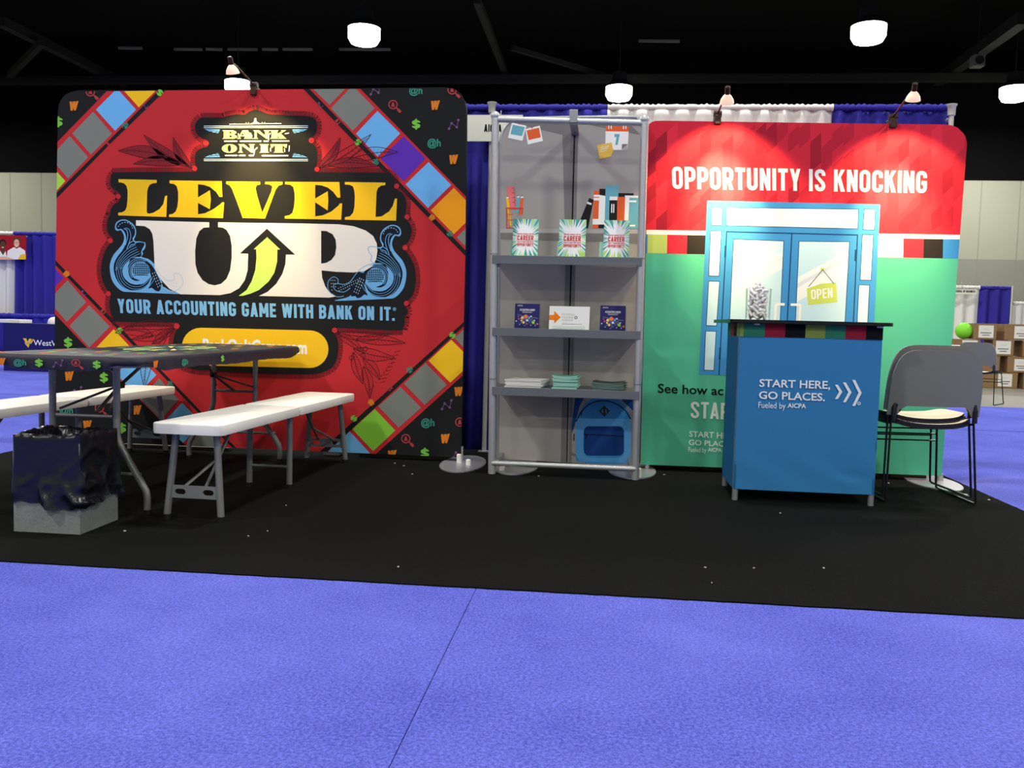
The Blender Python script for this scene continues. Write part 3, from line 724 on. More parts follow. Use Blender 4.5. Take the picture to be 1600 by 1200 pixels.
# wordmark: LEVEL UP
c1, c2 = crop(150, 250, .19163), crop(380, 250, .19165)
for g in (c1((185, 157), (497, 163), (497, 187), (462, 192), (440, 203), (427, 225), (419, 260), (415, 420), (420, 434), (435, 438), (470, 430), (520, 400), (550, 360), (565, 295), (582, 290), (575, 465), (183, 452), (183, 430), (215, 427), (240, 412), (253, 380), (259, 320), (260, 250), (250, 212), (232, 192), (205, 184), (187, 182)),
          c1((602, 167), (1027, 173), (1032, 302), (1008, 302), (980, 260), (930, 220), (880, 203), (833, 198), (833, 305), (930, 247), (938, 320), (930, 402), (833, 350), (833, 443), (890, 435), (960, 400), (1010, 365), (1030, 345), (1047, 345), (1037, 475), (597, 465), (597, 445), (628, 440), (652, 420), (666, 380), (672, 320), (672, 260), (660, 215), (640, 196), (602, 190)),
          c1((1063, 175), (1340, 178), (1340, 200), (1312, 206), (1303, 232), (1315, 290), (1357, 430)) + c2((230, 260), (240, 215), (215, 200), (180, 197), (180, 178), (322, 178), (322, 200), (290, 210), (265, 245), (180, 478)) + c1((1197, 473), (1150, 340), (1110, 235), (1090, 207), (1063, 195)),
          c2((343, 178), (785, 180), (793, 307), (770, 307), (735, 260), (690, 225), (640, 208), (588, 203), (588, 315), (690, 255), (695, 330), (690, 412), (588, 345), (588, 460), (650, 452), (720, 420), (775, 375), (790, 355), (808, 355), (800, 487), (340, 478), (340, 458), (378, 450), (403, 430), (416, 380), (421, 320), (420, 270), (410, 222), (385, 202), (343, 198)),
          c2((830, 180), (1160, 185), (1160, 205), (1125, 210), (1100, 228), (1088, 262), (1080, 465), (1130, 460), (1190, 420), (1220, 375), (1238, 315), (1255, 315), (1247, 495), (830, 487), (830, 467), (872, 459), (897, 430), (908, 380), (911, 300), (907, 250), (895, 215), (868, 203), (830, 200))):
    pr.poly(g, 'yellow', 6)
UP = c1((328, 492), (925, 508), (925, 550), (880, 552), (845, 580), (820, 640), (810, 740), (812, 850), (830, 920), (870, 980), (920, 1012), (970, 1022), (1020, 1010), (1065, 970), (1095, 900), (1108, 800), (1108, 700), (1095, 620), (1065, 570), (1035, 552), (997, 548), (997, 508)) + \
     c2((0, 512), (500, 518), (780, 525), (900, 540), (1000, 575), (1060, 620), (1090, 680), (1095, 740), (1085, 810), (1050, 870), (990, 905), (900, 917), (760, 912), (640, 900), (645, 960), (670, 1030), (700, 1075), (760, 1112), (700, 1122), (130, 1108), (200, 1075), (270, 1010), (320, 930), (345, 850), (350, 772), (425, 772), (195, 560)) + \
     c1((1175, 762), (1242, 765), (1238, 900), (1215, 980), (1170, 1045), (1100, 1085), (1010, 1102), (690, 1095), (600, 1050), (540, 985), (500, 930), (480, 880), (475, 760), (470, 660), (460, 600), (440, 565), (400, 540), (328, 535))
pr.poly(UP, 'white', 6, clip=False)
pr.poly(c2((637, 577), (680, 580), (730, 605), (755, 650), (760, 710), (750, 775), (720, 815), (680, 838), (637, 845)), 'black', 7)
pr.poly(c2((195, 628), (303, 730), (280, 730), (278, 830), (255, 920), (210, 990), (130, 1060), (60, 1090), (0, 1107)) + c1((1165, 1108), (1230, 1060), (1270, 990), (1300, 900), (1310, 800), (1308, 728), (1287, 728), (1400, 628)), 'arrow', 7)

# scroll ornaments either side of the wordmark
k7 = crop(160, 330, .1208)
def ornament(T, right):
    def P(*a): return T(k7(*a))
    pr.poly(P(*smooth([(165, 210), (180, 150), (230, 115), (290, 108), (350, 130), (410, 180), (437, 250), (435, 310), (410, 370), (435, 392), (485, 390), (530, 402), (552, 405), (562, 440), (548, 490), (520, 520), (528, 555), (508, 592), (600, 620), (680, 690), (700, 740), (740, 840), (770, 910), (765, 945), (800, 985), (870, 1030), (1030, 1070), (700, 1060), (350, 1045), (250, 1030), (170, 960), (120, 870), (98, 740), (110, 650), (150, 560), (220, 480), (265, 420), (285, 340), (260, 270), (235, 245), (200, 255), (175, 240)], 3, True)), 'orn_blue', 5.4)
    pr.poly(P(*smooth([(182, 205), (195, 160), (238, 128), (290, 122), (342, 142), (398, 190), (424, 250), (420, 308), (392, 362), (430, 408), (478, 402), (540, 412), (545, 438), (505, 520), (510, 560), (490, 592), (430, 592), (370, 620), (310, 670), (270, 730), (262, 790), (285, 860), (340, 915), (430, 945), (540, 935), (625, 850), (615, 900), (560, 980), (470, 1018), (350, 1020), (260, 975), (190, 890), (152, 780), (152, 690), (190, 600), (255, 515), (296, 440), (310, 360), (298, 290), (268, 245), (240, 228), (205, 235)], 3, True)), 'navy', 5.8)
    pr.poly(P(*smooth([(375, 615), (470, 605), (570, 640), (650, 710), (700, 800), (745, 895), (765, 945), (745, 1030), (690, 1028), (640, 990), (600, 1000), (635, 900), (620, 800), (560, 705), (480, 670), (410, 690), (375, 760), (385, 830), (430, 875), (500, 860), (520, 820), (530, 840), (500, 890), (430, 900), (360, 860), (335, 780), (340, 690)], 3, True)), 'navy', 5.9)
    for i in range(5):          # flowing hair lines
        t_ = (i + .5) / 5
        a = [(165, 770), (185, 650), (255, 545), (330, 470), (420, 425)]; b = [(262, 740), (300, 675), (360, 625), (430, 590), (500, 560)]
        pr.stroke(smooth(P(*[(p[0] * (1 - t_) + q[0] * t_, p[1] * (1 - t_) + q[1] * t_) for p, q in zip(a, b)]), 4), .6, 'orn_blue', 6.1)
    for i in range(4):
        r_ = 178 + i * 30
        pr.stroke(P(*[(440 + r_ * .95 * cos(R(a)), 770 + r_ * sin(R(a))) for a in range(20, 200, 9)]), .6, 'orn_blue', 6.1)
    for i in range(3):
        r_ = 130 + 22 * i
        pr.stroke(P(*[(490 + r_ * cos(R(a)), 780 + r_ * sin(R(a))) for a in range(-60, -230, -10)]), .8, 'orn_blue', 6.2)
    pr.stroke(smooth(P((300, 440), (330, 330), (320, 250), (280, 225)), 4), 1, 'orn_blue', 6.1); pr.stroke(smooth(P((340, 430), (370, 330), (350, 240), (300, 215)), 4), .8, 'orn_blue', 6.1)
    pr.stroke(smooth(P((320, 490), (350, 420), (410, 385), (430, 420), (370, 440), (350, 480)), 4), 1, 'orn_blue', 6.1)
    for a in range(8):          # dashes in the hook
        t_ = R(195 + a * 22); pr.stroke(P((300 + 95 * cos(t_), 225 + 80 * sin(t_)), (300 + 95 * cos(t_ + .2), 225 + 80 * sin(t_ + .2))), .8, 'pale_line', 6.2)
    pr.poly(P(*circle(500, 775, 118, 22)), 'orn_blue', 6.3)
    for i in range(-4, 5):
        h = math.sqrt(max(112 ** 2 - (i * 25) ** 2, 0))
        pr.stroke(P((500 + i * 25, 775 - h), (500 + i * 25 + 4, 775 + h * .55)), 1.25, 'navy', 6.4)
    for i in range(-3, 3):
        h = math.sqrt(max(112 ** 2 - (i * 28) ** 2, 0)); pr.stroke(P((500 - h, 775 + i * 28), (500, 768 + i * 28), (500 + h, 775 + i * 28)), 1, 'navy', 6.5)
    for i in range(6):
        for j in range(3):
            x, y = 650 + i * 14 + j * 26, 800 + i * 34 - j * 12
            pr.stroke(P((x, y), (x + 4, y + 16)), .9, 'pale_line', 6.2)
ornament(lambda p: p, False)
ornament(lambda p: [(807 - x, y + 8.6 + .02 * (y - 355)) for x, y in p], True)
crl = k7(*smooth([(600, 650), (690, 730), (750, 820), (830, 885), (900, 895), (935, 870), (925, 830), (950, 803), (1000, 815), (1040, 870), (1045, 930), (1010, 990), (950, 1030), (880, 1030), (800, 985)], 5))
pr.stroke([q for q in crl if q[0] > 243], .8, 'pale_line', 7.2)
for i in range(14):
    x, y = k7((770 + (i % 7) * 30, 880 + (i // 7) * 40 + (i % 7) * 8))[0]; pr.stroke([(x, y), (x + .9, y + 1.1)], .7, 'pale_line', 7.2)
k8 = crop(500, 330, .125)
for g in ([(720, 455), (660, 440), (605, 455), (615, 510), (650, 565), (635, 610), (665, 650)], [(700, 650), (600, 670), (500, 730), (440, 800), (380, 880), (300, 915), (220, 905), (170, 930), (200, 990), (300, 1010), (380, 960)], [(225, 905), (225, 850), (170, 822), (110, 870), (100, 960), (140, 1030), (220, 1070), (300, 1060)]):
    pr.stroke(k8(*smooth(g, 4)), .9, 'orn_blue', 7.2)
pr.poly(k8((440, 830), (500, 770), (540, 770), (560, 790), (560, 880), (550, 1030), (480, 1060), (390, 1065), (395, 960)), 'navy', 6.05); pr.poly(k8((200, 915), (300, 915), (400, 850), (480, 770), (530, 765), (430, 900), (380, 970), (300, 1015), (200, 990)), 'navy', 6.02)
for i in range(22):
    x, y = k8((230 + (i % 11) * 26 + (i // 11) * 8, 960 - (i % 11) * 12 + (i // 11) * 30))[0]; pr.stroke([(x, y), (x + 1.3, y + 1)], .8, 'pale_line', 7.3)
for i in range(10):
    x, y = k8((135 + (i % 3) * 24 + (i // 3) * 4, 860 + (i // 3) * 40))[0]; pr.stroke([(x, y), (x + 1, y + 1.2)], .8, 'pale_line', 7.3)

letters(pr, 'YOUR ACCOUNTING GAME WITH BANK ON IT.', [(183.5, 466.8), (617, 479.8), (617, 501.2), (185, 489)], 'sky_text', 6, gap=.1)
pr.stroke(circle(616.5, 483, 2.4, 12), .6, 'sky_text', 6, closed=True)
letters(pr, 'R', [(615.6, 481.6), (617.4, 481.6), (617.4, 484.4), (615.6, 484.4)], 'sky_text', 6)
# yellow button
q = []
for cx, cy, a0, a1, rr in ((314, 541.5, 270, 90, 29.4), (484, 545.6, 90, -90, 29.4)):
    for i in range(15):
        a = R(a0 + (a1 - a0) * i / 14); q.append((cx + rr * cos(a) * (1 if cx > 400 else 1), cy + rr * sin(a)))
pr.poly(q, 'yellow', 6)
plain_text(pr, 'BankOnItGame.com', [(317, 528.5), (480, 532.5), (480, 552.5), (317, 548.5)], 'off_white', 7, .04)

# BANK ON IT plate
k4 = crop(290, 170, .14375)
def fat(pts, holes=(), dx=0, dy=0, L=6, col='cream_green'):
    mv = lambda ps: k4(*[(a + dx, b + dy) for a, b in ps])
    pr.poly(mv(pts), col, L, holes=[mv(h) for h in holes])
Bg = [(400, 235), (520, 235), (553, 250), (552, 268), (525, 280), (560, 295), (560, 315), (525, 327), (400, 327), (417, 315), (418, 250)]
Ag = [(560, 327), (575, 312), (620, 235), (680, 235), (725, 315), (735, 327), (635, 327), (648, 312), (640, 300), (600, 300), (592, 315), (605, 327)]
Ng = [(735, 235), (800, 235), (865, 290), (865, 250), (850, 235), (920, 235), (905, 250), (905, 327), (880, 327), (775, 250), (775, 312), (790, 327), (735, 327), (752, 312), (752, 250)]
Kg = [(920, 235), (1010, 235), (1000, 250), (1000, 272), (1045, 250), (1040, 235), (1095, 235), (1038, 270), (1085, 315), (1100, 327), (1010, 327), (1015, 312), (1000, 292), (1000, 312), (1010, 327), (920, 327), (935, 312), (935, 250)]
Ig = [(805, 385), (910, 385), (895, 400), (895, 465), (910, 478), (805, 478), (820, 465), (820, 400)]
Tg = [(925, 385), (1105, 385), (1100, 425), (1085, 425), (1060, 400), (1055, 400), (1055, 465), (1070, 478), (960, 478), (975, 465), (975, 400), (965, 400), (945, 425), (930, 425)]
fat(Bg, [[(478, 250), (500, 252), (500, 268), (478, 270)], [(478, 290), (504, 293), (504, 310), (478, 312)]]); fat(Ag, [[(608, 288), (634, 288), (621, 262)]]); fat(Ng); fat(Kg)
fat(circle(478, 432, 82, 26, 48), [circle(478, 432, 20, 18, 38)]); fat(Ng, (), -163, 150); fat(Ig); fat(Tg)
for a, b, yy in ((420, 570, 353), (590, 830, 353), (850, 910, 353), (940, 1130, 351), (430, 570, 508), (580, 660, 508), (690, 750, 508), (830, 1120, 510)):
    pr.stroke(k4(*[(x, yy + (5 if (i % 2) else -5)) for i, x in enumerate(range(a, b, 9))]), 1.1, 'off_white', 6)
for q in ([(905, 340), (905, 290), (925, 262)], [(745, 500), (750, 450), (782, 422)], [(1080, 272), (1125, 264)], [(1130, 400), (1125, 465)], [(1075, 430), (1080, 470)], [(925, 425), (925, 465)], [(705, 260), (725, 300)], [(575, 268), (578, 300)]):
    pr.stroke(k4(*q), 1.4, 'off_white', 6.2)
for yy in (188, 207, 548, 565): pr.stroke(k4((200, yy), (1332, yy - (2 if yy < 300 else -2))), 1.1, 'pale_line', 6)
for yy in (197, 557): pr.stroke(k4((200, yy), (1332, yy)), .9, 'icon_grey', 6)
pr.stroke(k4((478, 168), (1042, 160)), .9, 'off_white', 6)
for x, y, r in ((760, 143, 18), (760, 115, 13), (740, 155, 8), (782, 153, 8), (660, 152, 4), (686, 152, 4), (834, 150, 4), (862, 150, 4), (535, 167, 7), (985, 160, 7), (725, 162, 8), (798, 160, 8)):
    pr.poly(k4(*circle(x, y, r, 12)), 'off_white', 6.2)
pr.poly(k4(*circle(760, 113, 6, 10)), 'black', 6.6); pr.stroke(k4(*circle(760, 146, 11, 12)), .6, 'black', 6.6, closed=True)
for mx, my in ((1, 1), (-1, 1), (1, -1), (-1, -1)):
    T = lambda ps: k4(*[((a if mx > 0 else 1536 - a), (b if my > 0 else 752 - b)) for a, b in ps])
    pr.poly(T([(208, 222), (375, 225), (362, 262), (345, 270), (330, 258), (300, 258), (285, 246), (262, 246)]), 'orn_blue', 6)
    pr.stroke(T([(250, 232), (340, 246)]), .7, 'black', 6.4); pr.stroke(T(circle(348, 250, 12, 10)), .7, 'black', 6.4, closed=True)
fo = shifted(fab, base).build('fabric_cover', bd, recalc=False, smooth=0)

def base_disc(parent, org, c, ry, rx, pegs, rz=0):
    o = thing_local = M()
    n = 36; th = .007
    lo = [(c[0] - org[0] + rx * cos(2 * pi * i / n), c[1] - org[1] + ry * sin(2 * pi * i / n), th) for i in range(n)]
    o.slab(lo, (0, 0, -th), 'steel_disc')
    d = o.build('base_plate', parent, smooth=30)
    for x, y, h in pegs:
        M().lathe([(.0155, 0), (.0155, h - .004), (.012, h)], (x - org[0], y - org[1], th), 'peg_white', 14).build('peg', d)
    return d
f0 = V((-.875, 5.62, 0))
pg = [floor_at(717, 724.5, FZ), floor_at(731.5, 728, FZ)]
base_disc(bd, base, V((-.875, 5.585, 0)), .34, .142, [(pg[0].x, pg[0].y, .055), (pg[1].x, pg[1].y, .035)])
M().cyl((f0.x - base.x - .03, .024, 0), (f0.x - base.x - .03, .024, .1), .014, 'alu', 12).build('frame_tube', bd)
M().cyl((-1.33, .024, 0), (-1.33, .024, .1), .014, 'alu', 12).build('frame_tube', bd)
# timber and packing lying under the backdrops
for xa, xb, y, hh, m_, lab in ((562, 696, 712.5, .035, 'wood_strip', 'long flat timber strip under the bottom edge of the red backdrop'), (503, 528, 712, .03, 'paper_white', 'short white block under the red backdrop near the far end of the white bench'),
                               (160, 330, 706, .02, 'wood_strip', 'thin timber strip under the red backdrop behind the table')):
    a, b = floor_at(xa, y, FZ), floor_at(xb, y + (xb - xa) * .045, FZ)
    q = M().box((a.x, PY + .06, FZ), (b.x, PY + .15, FZ + hh), m_)
    c0 = V(((a.x + b.x) / 2, PY + .1, FZ)); tag(shifted(q, c0).build('packing_strip', None, c0, bevel=.004), lab, 'packing')

# ------------------------------------------------------------------ red and mint backdrop (right)
RP = [(1014, 194), (1018.8, 190.4), (1024.4, 189), (1037.5, 188.5), (1296, 192.4), (1475.6, 194.5), (1487, 195.8), (1496.5, 199.6), (1505.6, 208.8), (1509, 215), (1510.9, 224), (1471.2, 743.6), (1000.5, 725.6)]
rbase = V((1.2, PY, FZ))
rd = thing('display_backdrop', rbase, 'red and mint fabric backdrop with a printed blue double door, behind the counter', 'backdrop')
fab = M().slab([wall_at(x, y, PY) for x, y in RP], (0, .045, 0), 'print_crimson')
pr = Print(lambda x, y: wall_at(x, y, PY), (0, -1, 0), fab, RP)
lerp = lambda a, b, t: (a[0] + (b[0] - a[0]) * t, a[1] + (b[1] - a[1]) * t)
g6, g7, g8, g5, gL = crop(1260, 130, .1875), crop(1000, 350, .1875), crop(1260, 350, .1875), crop(1000, 130, .1875), crop(1000, 550, .21661)
pr.poly([(1000, 359), (1515, 367.3), (1515, 374.3), (1000, 366)], 'off_white', 2)
pr.poly([(980, 395.4), (1515, 404.2), (1515, 780), (980, 780)], 'mint', 1.5)
pr.poly([(1000, 180), (1530, 180), (1530, 368), (1000, 360)], 'crimson', 1)
rnd = random.Random(11)
for i in range(30):                       # slanted darker bars woven over the red field
    x = 1008 + i * 17.2
    up = i % 2
    for j in range(4):
        y = 186 + rnd.random() * 30 + j * 44
        h = 26 + rnd.random() * 22; s_ = 15 if up else -15
        if rnd.random() < .74:
            pr.poly([(x, y), (x + 17, y + s_), (x + 17, min(y + s_ + h, 366)), (x, min(y + h, 360))] if not up else [(x, y + s_), (x + 17, y), (x + 17, min(y + h, 366)), (x, min(y + s_ + h, 360))], rnd.choice(['crimson_a', 'crimson_b', 'crimson_a', 'crimson_c']), 1.2 + .1 * j + .04 * up)
row = lambda xa, xb, c_: pr.poly([(xa + .6, 366 + (xa - 1000) * .0161), (xb + .6, 366 + (xb - 1000) * .0161), (xb, 395.5 + (xb - 1000) * .0171), (xa, 395.5 + (xa - 1000) * .0171)], c_, 2.2)
for xa, xb, c_ in ((1000, 1011.5, 'tile_blue'), (1011.5, 1042, 'tile_lime'), (1042, 1073, 'tile_red'), (1073, 1102.5, 'tile_black'), (1366, 1411, 'tile_glare'), (1411, 1442.5, 'tile_red'), (1442.5, 1473, 'tile_black'), (1473, 1500, 'tile_blue')): row(xa, xb, c_)
# printed double door
pr.poly([(1105, 313.6), (1375.3, 319.4), (1361.4, 594), (1092, 584.8)], 'door_blue', 3)
def pane(q, fill='glass', L=4, line=True):
    if line: pr.stroke(q, 2.2, 'door_line', L - .3, closed=True)
    pr.poly(q, fill, L)
pane([(1136, 325), (1340.6, 327.5), (1339.7, 357), (1135.4, 352)], 'glass_light'); pane([(1113, 325), (1128, 325.3), (1127, 352), (1112.3, 351.6)], 'glass_light'); pane([(1351, 327.2), (1367, 327.6), (1365.6, 358.6), (1348.6, 358)], 'glass_light')
pane([(1110.6, 361.5), (1126.5, 361.8), (1123, 430.8), (1108, 430.4)], 'glass_light'); pane([(1107.8, 440), (1123.7, 440.4), (1119, 508.6), (1104, 508.2)]); pane([(1103, 517.8), (1118.4, 518.2), (1114.9, 578.4), (1100.6, 577.8)])
pane([(1348, 367), (1364, 367.4), (1360.3, 437.4), (1344.4, 437)], 'glass_light'); pane([(1342.5, 445.6), (1357.9, 446), (1354.6, 514), (1339.2, 513.6)]); pane([(1338.8, 523), (1354.2, 523.4), (1351.6, 586), (1336.2, 585.5)])
GLs = [(1146.8, 374.4), (1224, 377.2), (1215, 575), (1137, 572)]
GRs = [(1249, 377.6), (1326.6, 378.4), (1315.5, 578), (1240, 576)]
pane(GLs); pane(GRs)
cc = pr.clip
pr.clip = GLs
pr.poly([(1130, 466), (1226, 418), (1226, 360), (1130, 360)], 'glass_light', 4.3); pr.poly([(1198, 413.5), (1226, 399.5), (1226, 404), (1199, 416)], 'glass_mid', 4.6); pr.poly([(1200, 375), (1226, 375), (1226, 393), (1206, 402)], 'glass', 4.6)  # printed reflection bands; upper area inked near white for lamp glare too
pr.clip = GRs
pr.poly([(1240, 437), (1330, 388), (1330, 397), (1240, 446)], 'glass_light', 4.3); pr.poly([(1240, 446), (1330, 397), (1330, 402), (1240, 453)], 'glass_mid', 4.35); pr.poly([(1240, 453), (1330, 402), (1330, 424), (1240, 475)], 'glass_light', 4.4)
pr.clip = cc
for q in ([(1123.3, 586), (1135.4, 362), (1339.8, 367.2), (1329, 592)], [(1237.2, 364.6), (1225.4, 588)]): pr.stroke(q, 1.8, 'door_line', 4.2)
for x, y in ((1133.8, 393), (1125.3, 552), (1337.2, 399), (1330.4, 560)): pr.stroke([(x, y - 9), (x - .9, y + 9)], 3, 'door_line', 4.5)
for q in ([(1226, 475.6), (1214, 475.4), (1212, 477.5), (1209, 530), (1222, 530)], [(1235.3, 476), (1248.5, 476.2), (1250.3, 478), (1247.5, 531), (1233, 531)]): pr.stroke(q, 4, 'off_white', 5)
pr.stroke([(1263.2, 448), (1285.3, 421.4), (1303, 443.6)], .9, 'text_black', 5); pr.poly([(1282.5, 418.6), (1288, 419), (1287.6, 423), (1282.3, 422.4)], 'sign_lime', 4.9)
pr.poly([(1260.6, 451), (1283.4, 443.2), (1306, 441.8), (1308.4, 471.9), (1262.5, 476.6)], 'sign_lime', 4.8)
letters(pr, 'OPEN', [(1266.5, 452.8), (1300.3, 449.4), (1301, 464.8), (1267.7, 468.2)], 'off_white', 5.4, GLY_THIN, .15)
letters(pr, 'OPPORTUNITY IS KNOCKING', [(1049.7, 260.3), (1448.4, 267.6), (1447.6, 301.8), (1050.6, 295)], 'off_white', 5, GLY_MID, .172, .1)
plain_text(pr, 'See how ac', [(1028, 599.3), (1130.5, 603.5), (1130, 617.4), (1027.8, 613.4)], 'text_black', 5, .018)
letters(pr, 'STAR', [(1079.5, 627.4), (1140, 629.8), (1139, 655.6), (1079, 653)], 'mint_text', 5, GLY_THIN, .15)
plain_text(pr, 'START HERE,', [(1077, 673.4), (1153, 676.6), (1152.6, 686.6), (1076.8, 682)], 'mint_text', 5, .012)
plain_text(pr, 'GO PLACES.', [(1076.2, 686.8), (1147, 690), (1146.8, 698.4), (1076, 695)], 'mint_text', 5, .012)
plain_text(pr, 'Fueled by', [(1075.8, 698.2), (1103.8, 699.4), (1103.6, 707), (1075.7, 705.8)], 'mint_text', 5, 0)
plain_text(pr, 'AICPA', [(1106, 699.2), (1127.5, 700.2), (1127.4, 706.2), (1105.9, 705.2)], 'mint_text', 5, .02)
shifted(fab, rbase).build('fabric_cover', rd, recalc=False, smooth=0)
base_disc(rd, rbase, V((2.03, 5.63, 0)), .31, .142, [])
a_ = floor_at(1467, 752, FZ)
M().cyl((a_.x - rbase.x, .02, 0), (a_.x - rbase.x, .02, .05), .02, 'alu', 12).build('frame_tube', rd)
M().cyl((-.9, .022, 0), (-.9, .022, .1), .016, 'alu', 12).build('frame_tube', rd)
for xa, xb, y in ((1098, 1122, 733.5), (1385, 1440, 743.6)):
    a, b = floor_at(xa, y, FZ), floor_at(xb, y + 2, FZ); c0 = V(((a.x + b.x) / 2, PY + .12, FZ))
    tag(shifted(M().box((a.x, PY + .08, FZ), (b.x, PY + .16, FZ + .03), 'wood_strip'), c0).build('packing_strip', None, c0, bevel=.003),
        'timber offcut under the mint backdrop, ' + ('left of the blue counter' if xa < 1200 else 'behind the stacked chairs'), 'packing')

# ------------------------------------------------------------------ display shelf
YF, YB = 5.28, 5.60
sb = V((-.215, 5.45, FZ))
sh = thing('display_shelf', sb, 'tall silver tube display shelf with a grey locker print back, between the two backdrops', 'display shelf')
pA, pB = wall_at(768.5, 738, YF), wall_at(774, 181, YF)
qA, qB = wall_at(992.5, 748, YF), wall_at(1007, 187, YF)
L0 = V((pA.x, YF, FZ)); R0 = V((qA.x, YF, FZ))
Lt = V((pB.x, YF, pB.z)); Rt = V((qB.x, YF, qB.z))
rt = .0225
def loc(*ps): return [V(p) - sb for p in ps]
M().tube(loc(L0, L0.lerp(Lt, .5), Lt), rt, 'alu', 14).build('post', sh); M().tube(loc(R0, R0.lerp(Rt, .5), Rt), rt, 'alu', 14).build('post', sh)
for a, b in ((L0, Lt), (R0, Rt)):            # joint collars seen as fine rings
    for t_ in (.27, .62): M().cyl(*loc(a.lerp(b, t_ - .002), a.lerp(b, t_ + .002)), rt + .0012, 'alu_matte', 14).build('joint_collar', sh)
q = M().tube(loc(Lt + V((0, 0, -.02)), Rt + V((0, 0, -.02))), .018, 'alu', 12); q.sphere(loc(Lt)[0], .027, 'alu'); q.sphere(loc(Rt)[0], .027, 'alu'); q.build('top_rail', sh)
M().tube(loc(L0 + V((0, -.01, .066)), R0 + V((0, -.01, .066))), .0165, 'alu', 12).build('bottom_rail', sh)
for a in (L0, R0):
    M().box(*[tuple(v) for v in loc(a + V((-.012 if a is R0 else .012, .01, .05)), a + V((.04 if a is L0 else -.04, .3, .085)))], 'alu_matte').build('side_bracket', sh, bevel=.004)
# back fabric with the locker print
BP = [(777, 716.5), (781.5, 300), (782.6, 225), (786, 207), (793, 196), (803, 189), (815, 186.3), (890, 184.6), (985, 184), (996, 187), (1003.5, 194), (1006.5, 206), (1006.5, 260), (989.6, 729)]
fab = M().slab([wall_at(x, y, YB) for x, y in BP], (0, .03, 0), 'print_shelf_grey')
pr = Print(lambda x, y: wall_at(x, y, YB), (0, -1, 0), fab, BP)
pr.poly(BP, 'shelf_grey', 1)
s1, s2, s4 = crop(740, 150, .1875), crop(750, 280, .175), crop(750, 580, .1875)
pr.poly(s1((740, 325), (720, 220), (842, 215), (815, 1000)) + [(892, 400), (887.5, 724), (876, 724), (883.5, 400)], 'shelf_dark', 2)
pr.poly([(898, 190), (903.5, 190), (898, 480), (893, 724), (888.5, 724), (892.5, 480)], 'shelf_dark', 2.1)
pr.poly([(897, 190), (899.4, 190), (892, 480), (886.4, 722), (884.8, 722), (889.5, 480)], 'shelf_line', 2.5)
pr.poly(s1((325, 225), (842, 215), (850, 190), (1010, 185), (1270, 205), (1390, 320), (1365, 320), (870, 225), (842, 330), (730, 322)), 'shelf_dark', 1.6)
pr.poly([(776, 357.5), (1006, 358.6), (1006, 365), (776, 363.6)], 'shelf_light', 2.4)
pr.poly([(776, 363.6), (1006, 365), (1006, 382), (940, 378), (776, 374)], 'shelf_dark', 2.3)
# pinned pictures
pr.poly(s1((320, 222), (440, 248), (407, 374), (286, 349)), 'off_white', 3); pr.poly(s1((327, 240), (427, 260), (404, 334), (308, 318)), 'ph_teal', 3.5); pr.poly(s1(*circle(380, 232, 6, 8)), 'bk_red', 4)
pr.poly(s1((432, 276), (552, 247), (578, 375), (452, 405)), 'off_white', 3.2); pr.poly(s1((442, 288), (545, 265), (560, 345), (459, 368)), 'ph_orange', 3.6); pr.poly(s1(*circle(488, 266, 6, 8)), 'bk_red', 4)
# calendar and note
pr.poly(s1((1100, 250), (1294, 254), (1284, 452), (1098, 448)), 'off_white', 3); pr.poly(s1((1100, 250), (1294, 254), (1292, 297), (1100, 294)), 'ph_orange', 3.4)
for x in (1127, 1147, 1249, 1269): pr.stroke(s1((x, 248), (x, 276)), 1.5, 'off_white', 3.8)
letters(pr, '7', s1((1174, 317), (1216, 317), (1214, 408), (1174, 408)), 'ph_teal', 3.6, HEAVY, .27); pr.poly(s1((1236, 402), (1284, 400), (1234, 446)), 'shelf_dark', 3.6); pr.poly(s1((1284, 400), (1284, 452), (1234, 446)), 'shelf_light', 3.7)
pr.poly(s1((1028, 410), (1150, 388), (1165, 460), (1142, 505), (1050, 525)), 'note', 4.2)
for i in range(3): pr.stroke(s1((1054, 432 + i * 17), (1130 - i * 10, 417 + i * 17)), .9, 'off_white', 4.6)
# pencil cup
pr.poly(s2((240, 70), (308, 68), (322, 260), (250, 262)), 'rose', 3)
for i in range(12): pr.stroke(s2((308 - (8 if i % 3 else 26) + i * .9, 80 + i * 14), (310 + i * .9, 80 + i * 14)), .6, 'shelf_line', 3.4)
for q, c_ in ((((232, 172), (256, 168), (282, 415), (262, 418)), 'yellow'), (((330, 165), (356, 162), (352, 300), (322, 300)), 'ph_teal'), (((362, 168), (390, 166), (378, 320), (345, 320)), 'ph_orange')):
    pr.poly(s2(*q), c_, 3.2); (xa, ya), (xb, yb) = q[0], q[1]; pr.poly(s2((xa, ya), (xb, yb), ((xa + xb) / 2, ya - 24)), 'off_white', 3.3); pr.stroke(s2(((xa + xb) / 2, ya - 24), ((xa + xb) / 2, ya - 14)), 1, 'shelf_line', 3.6)
pr.stroke(s2((230, 260), (388, 262)), 2.2, 'bk_red', 4); pr.stroke(s2((238, 260), (240, 436), (300, 436)), 1.6, 'bk_red', 4.2); pr.stroke(s2((238, 315), (300, 315)), 1, 'bk_red', 4.1); pr.stroke(s2((238, 365), (300, 366)), 1, 'bk_red', 4.1); pr.stroke(s2((262, 262), (264, 436)), .8, 'bk_red', 4.1); pr.stroke(s2((382, 262), (376, 310)), 1.2, 'bk_red', 4.1)
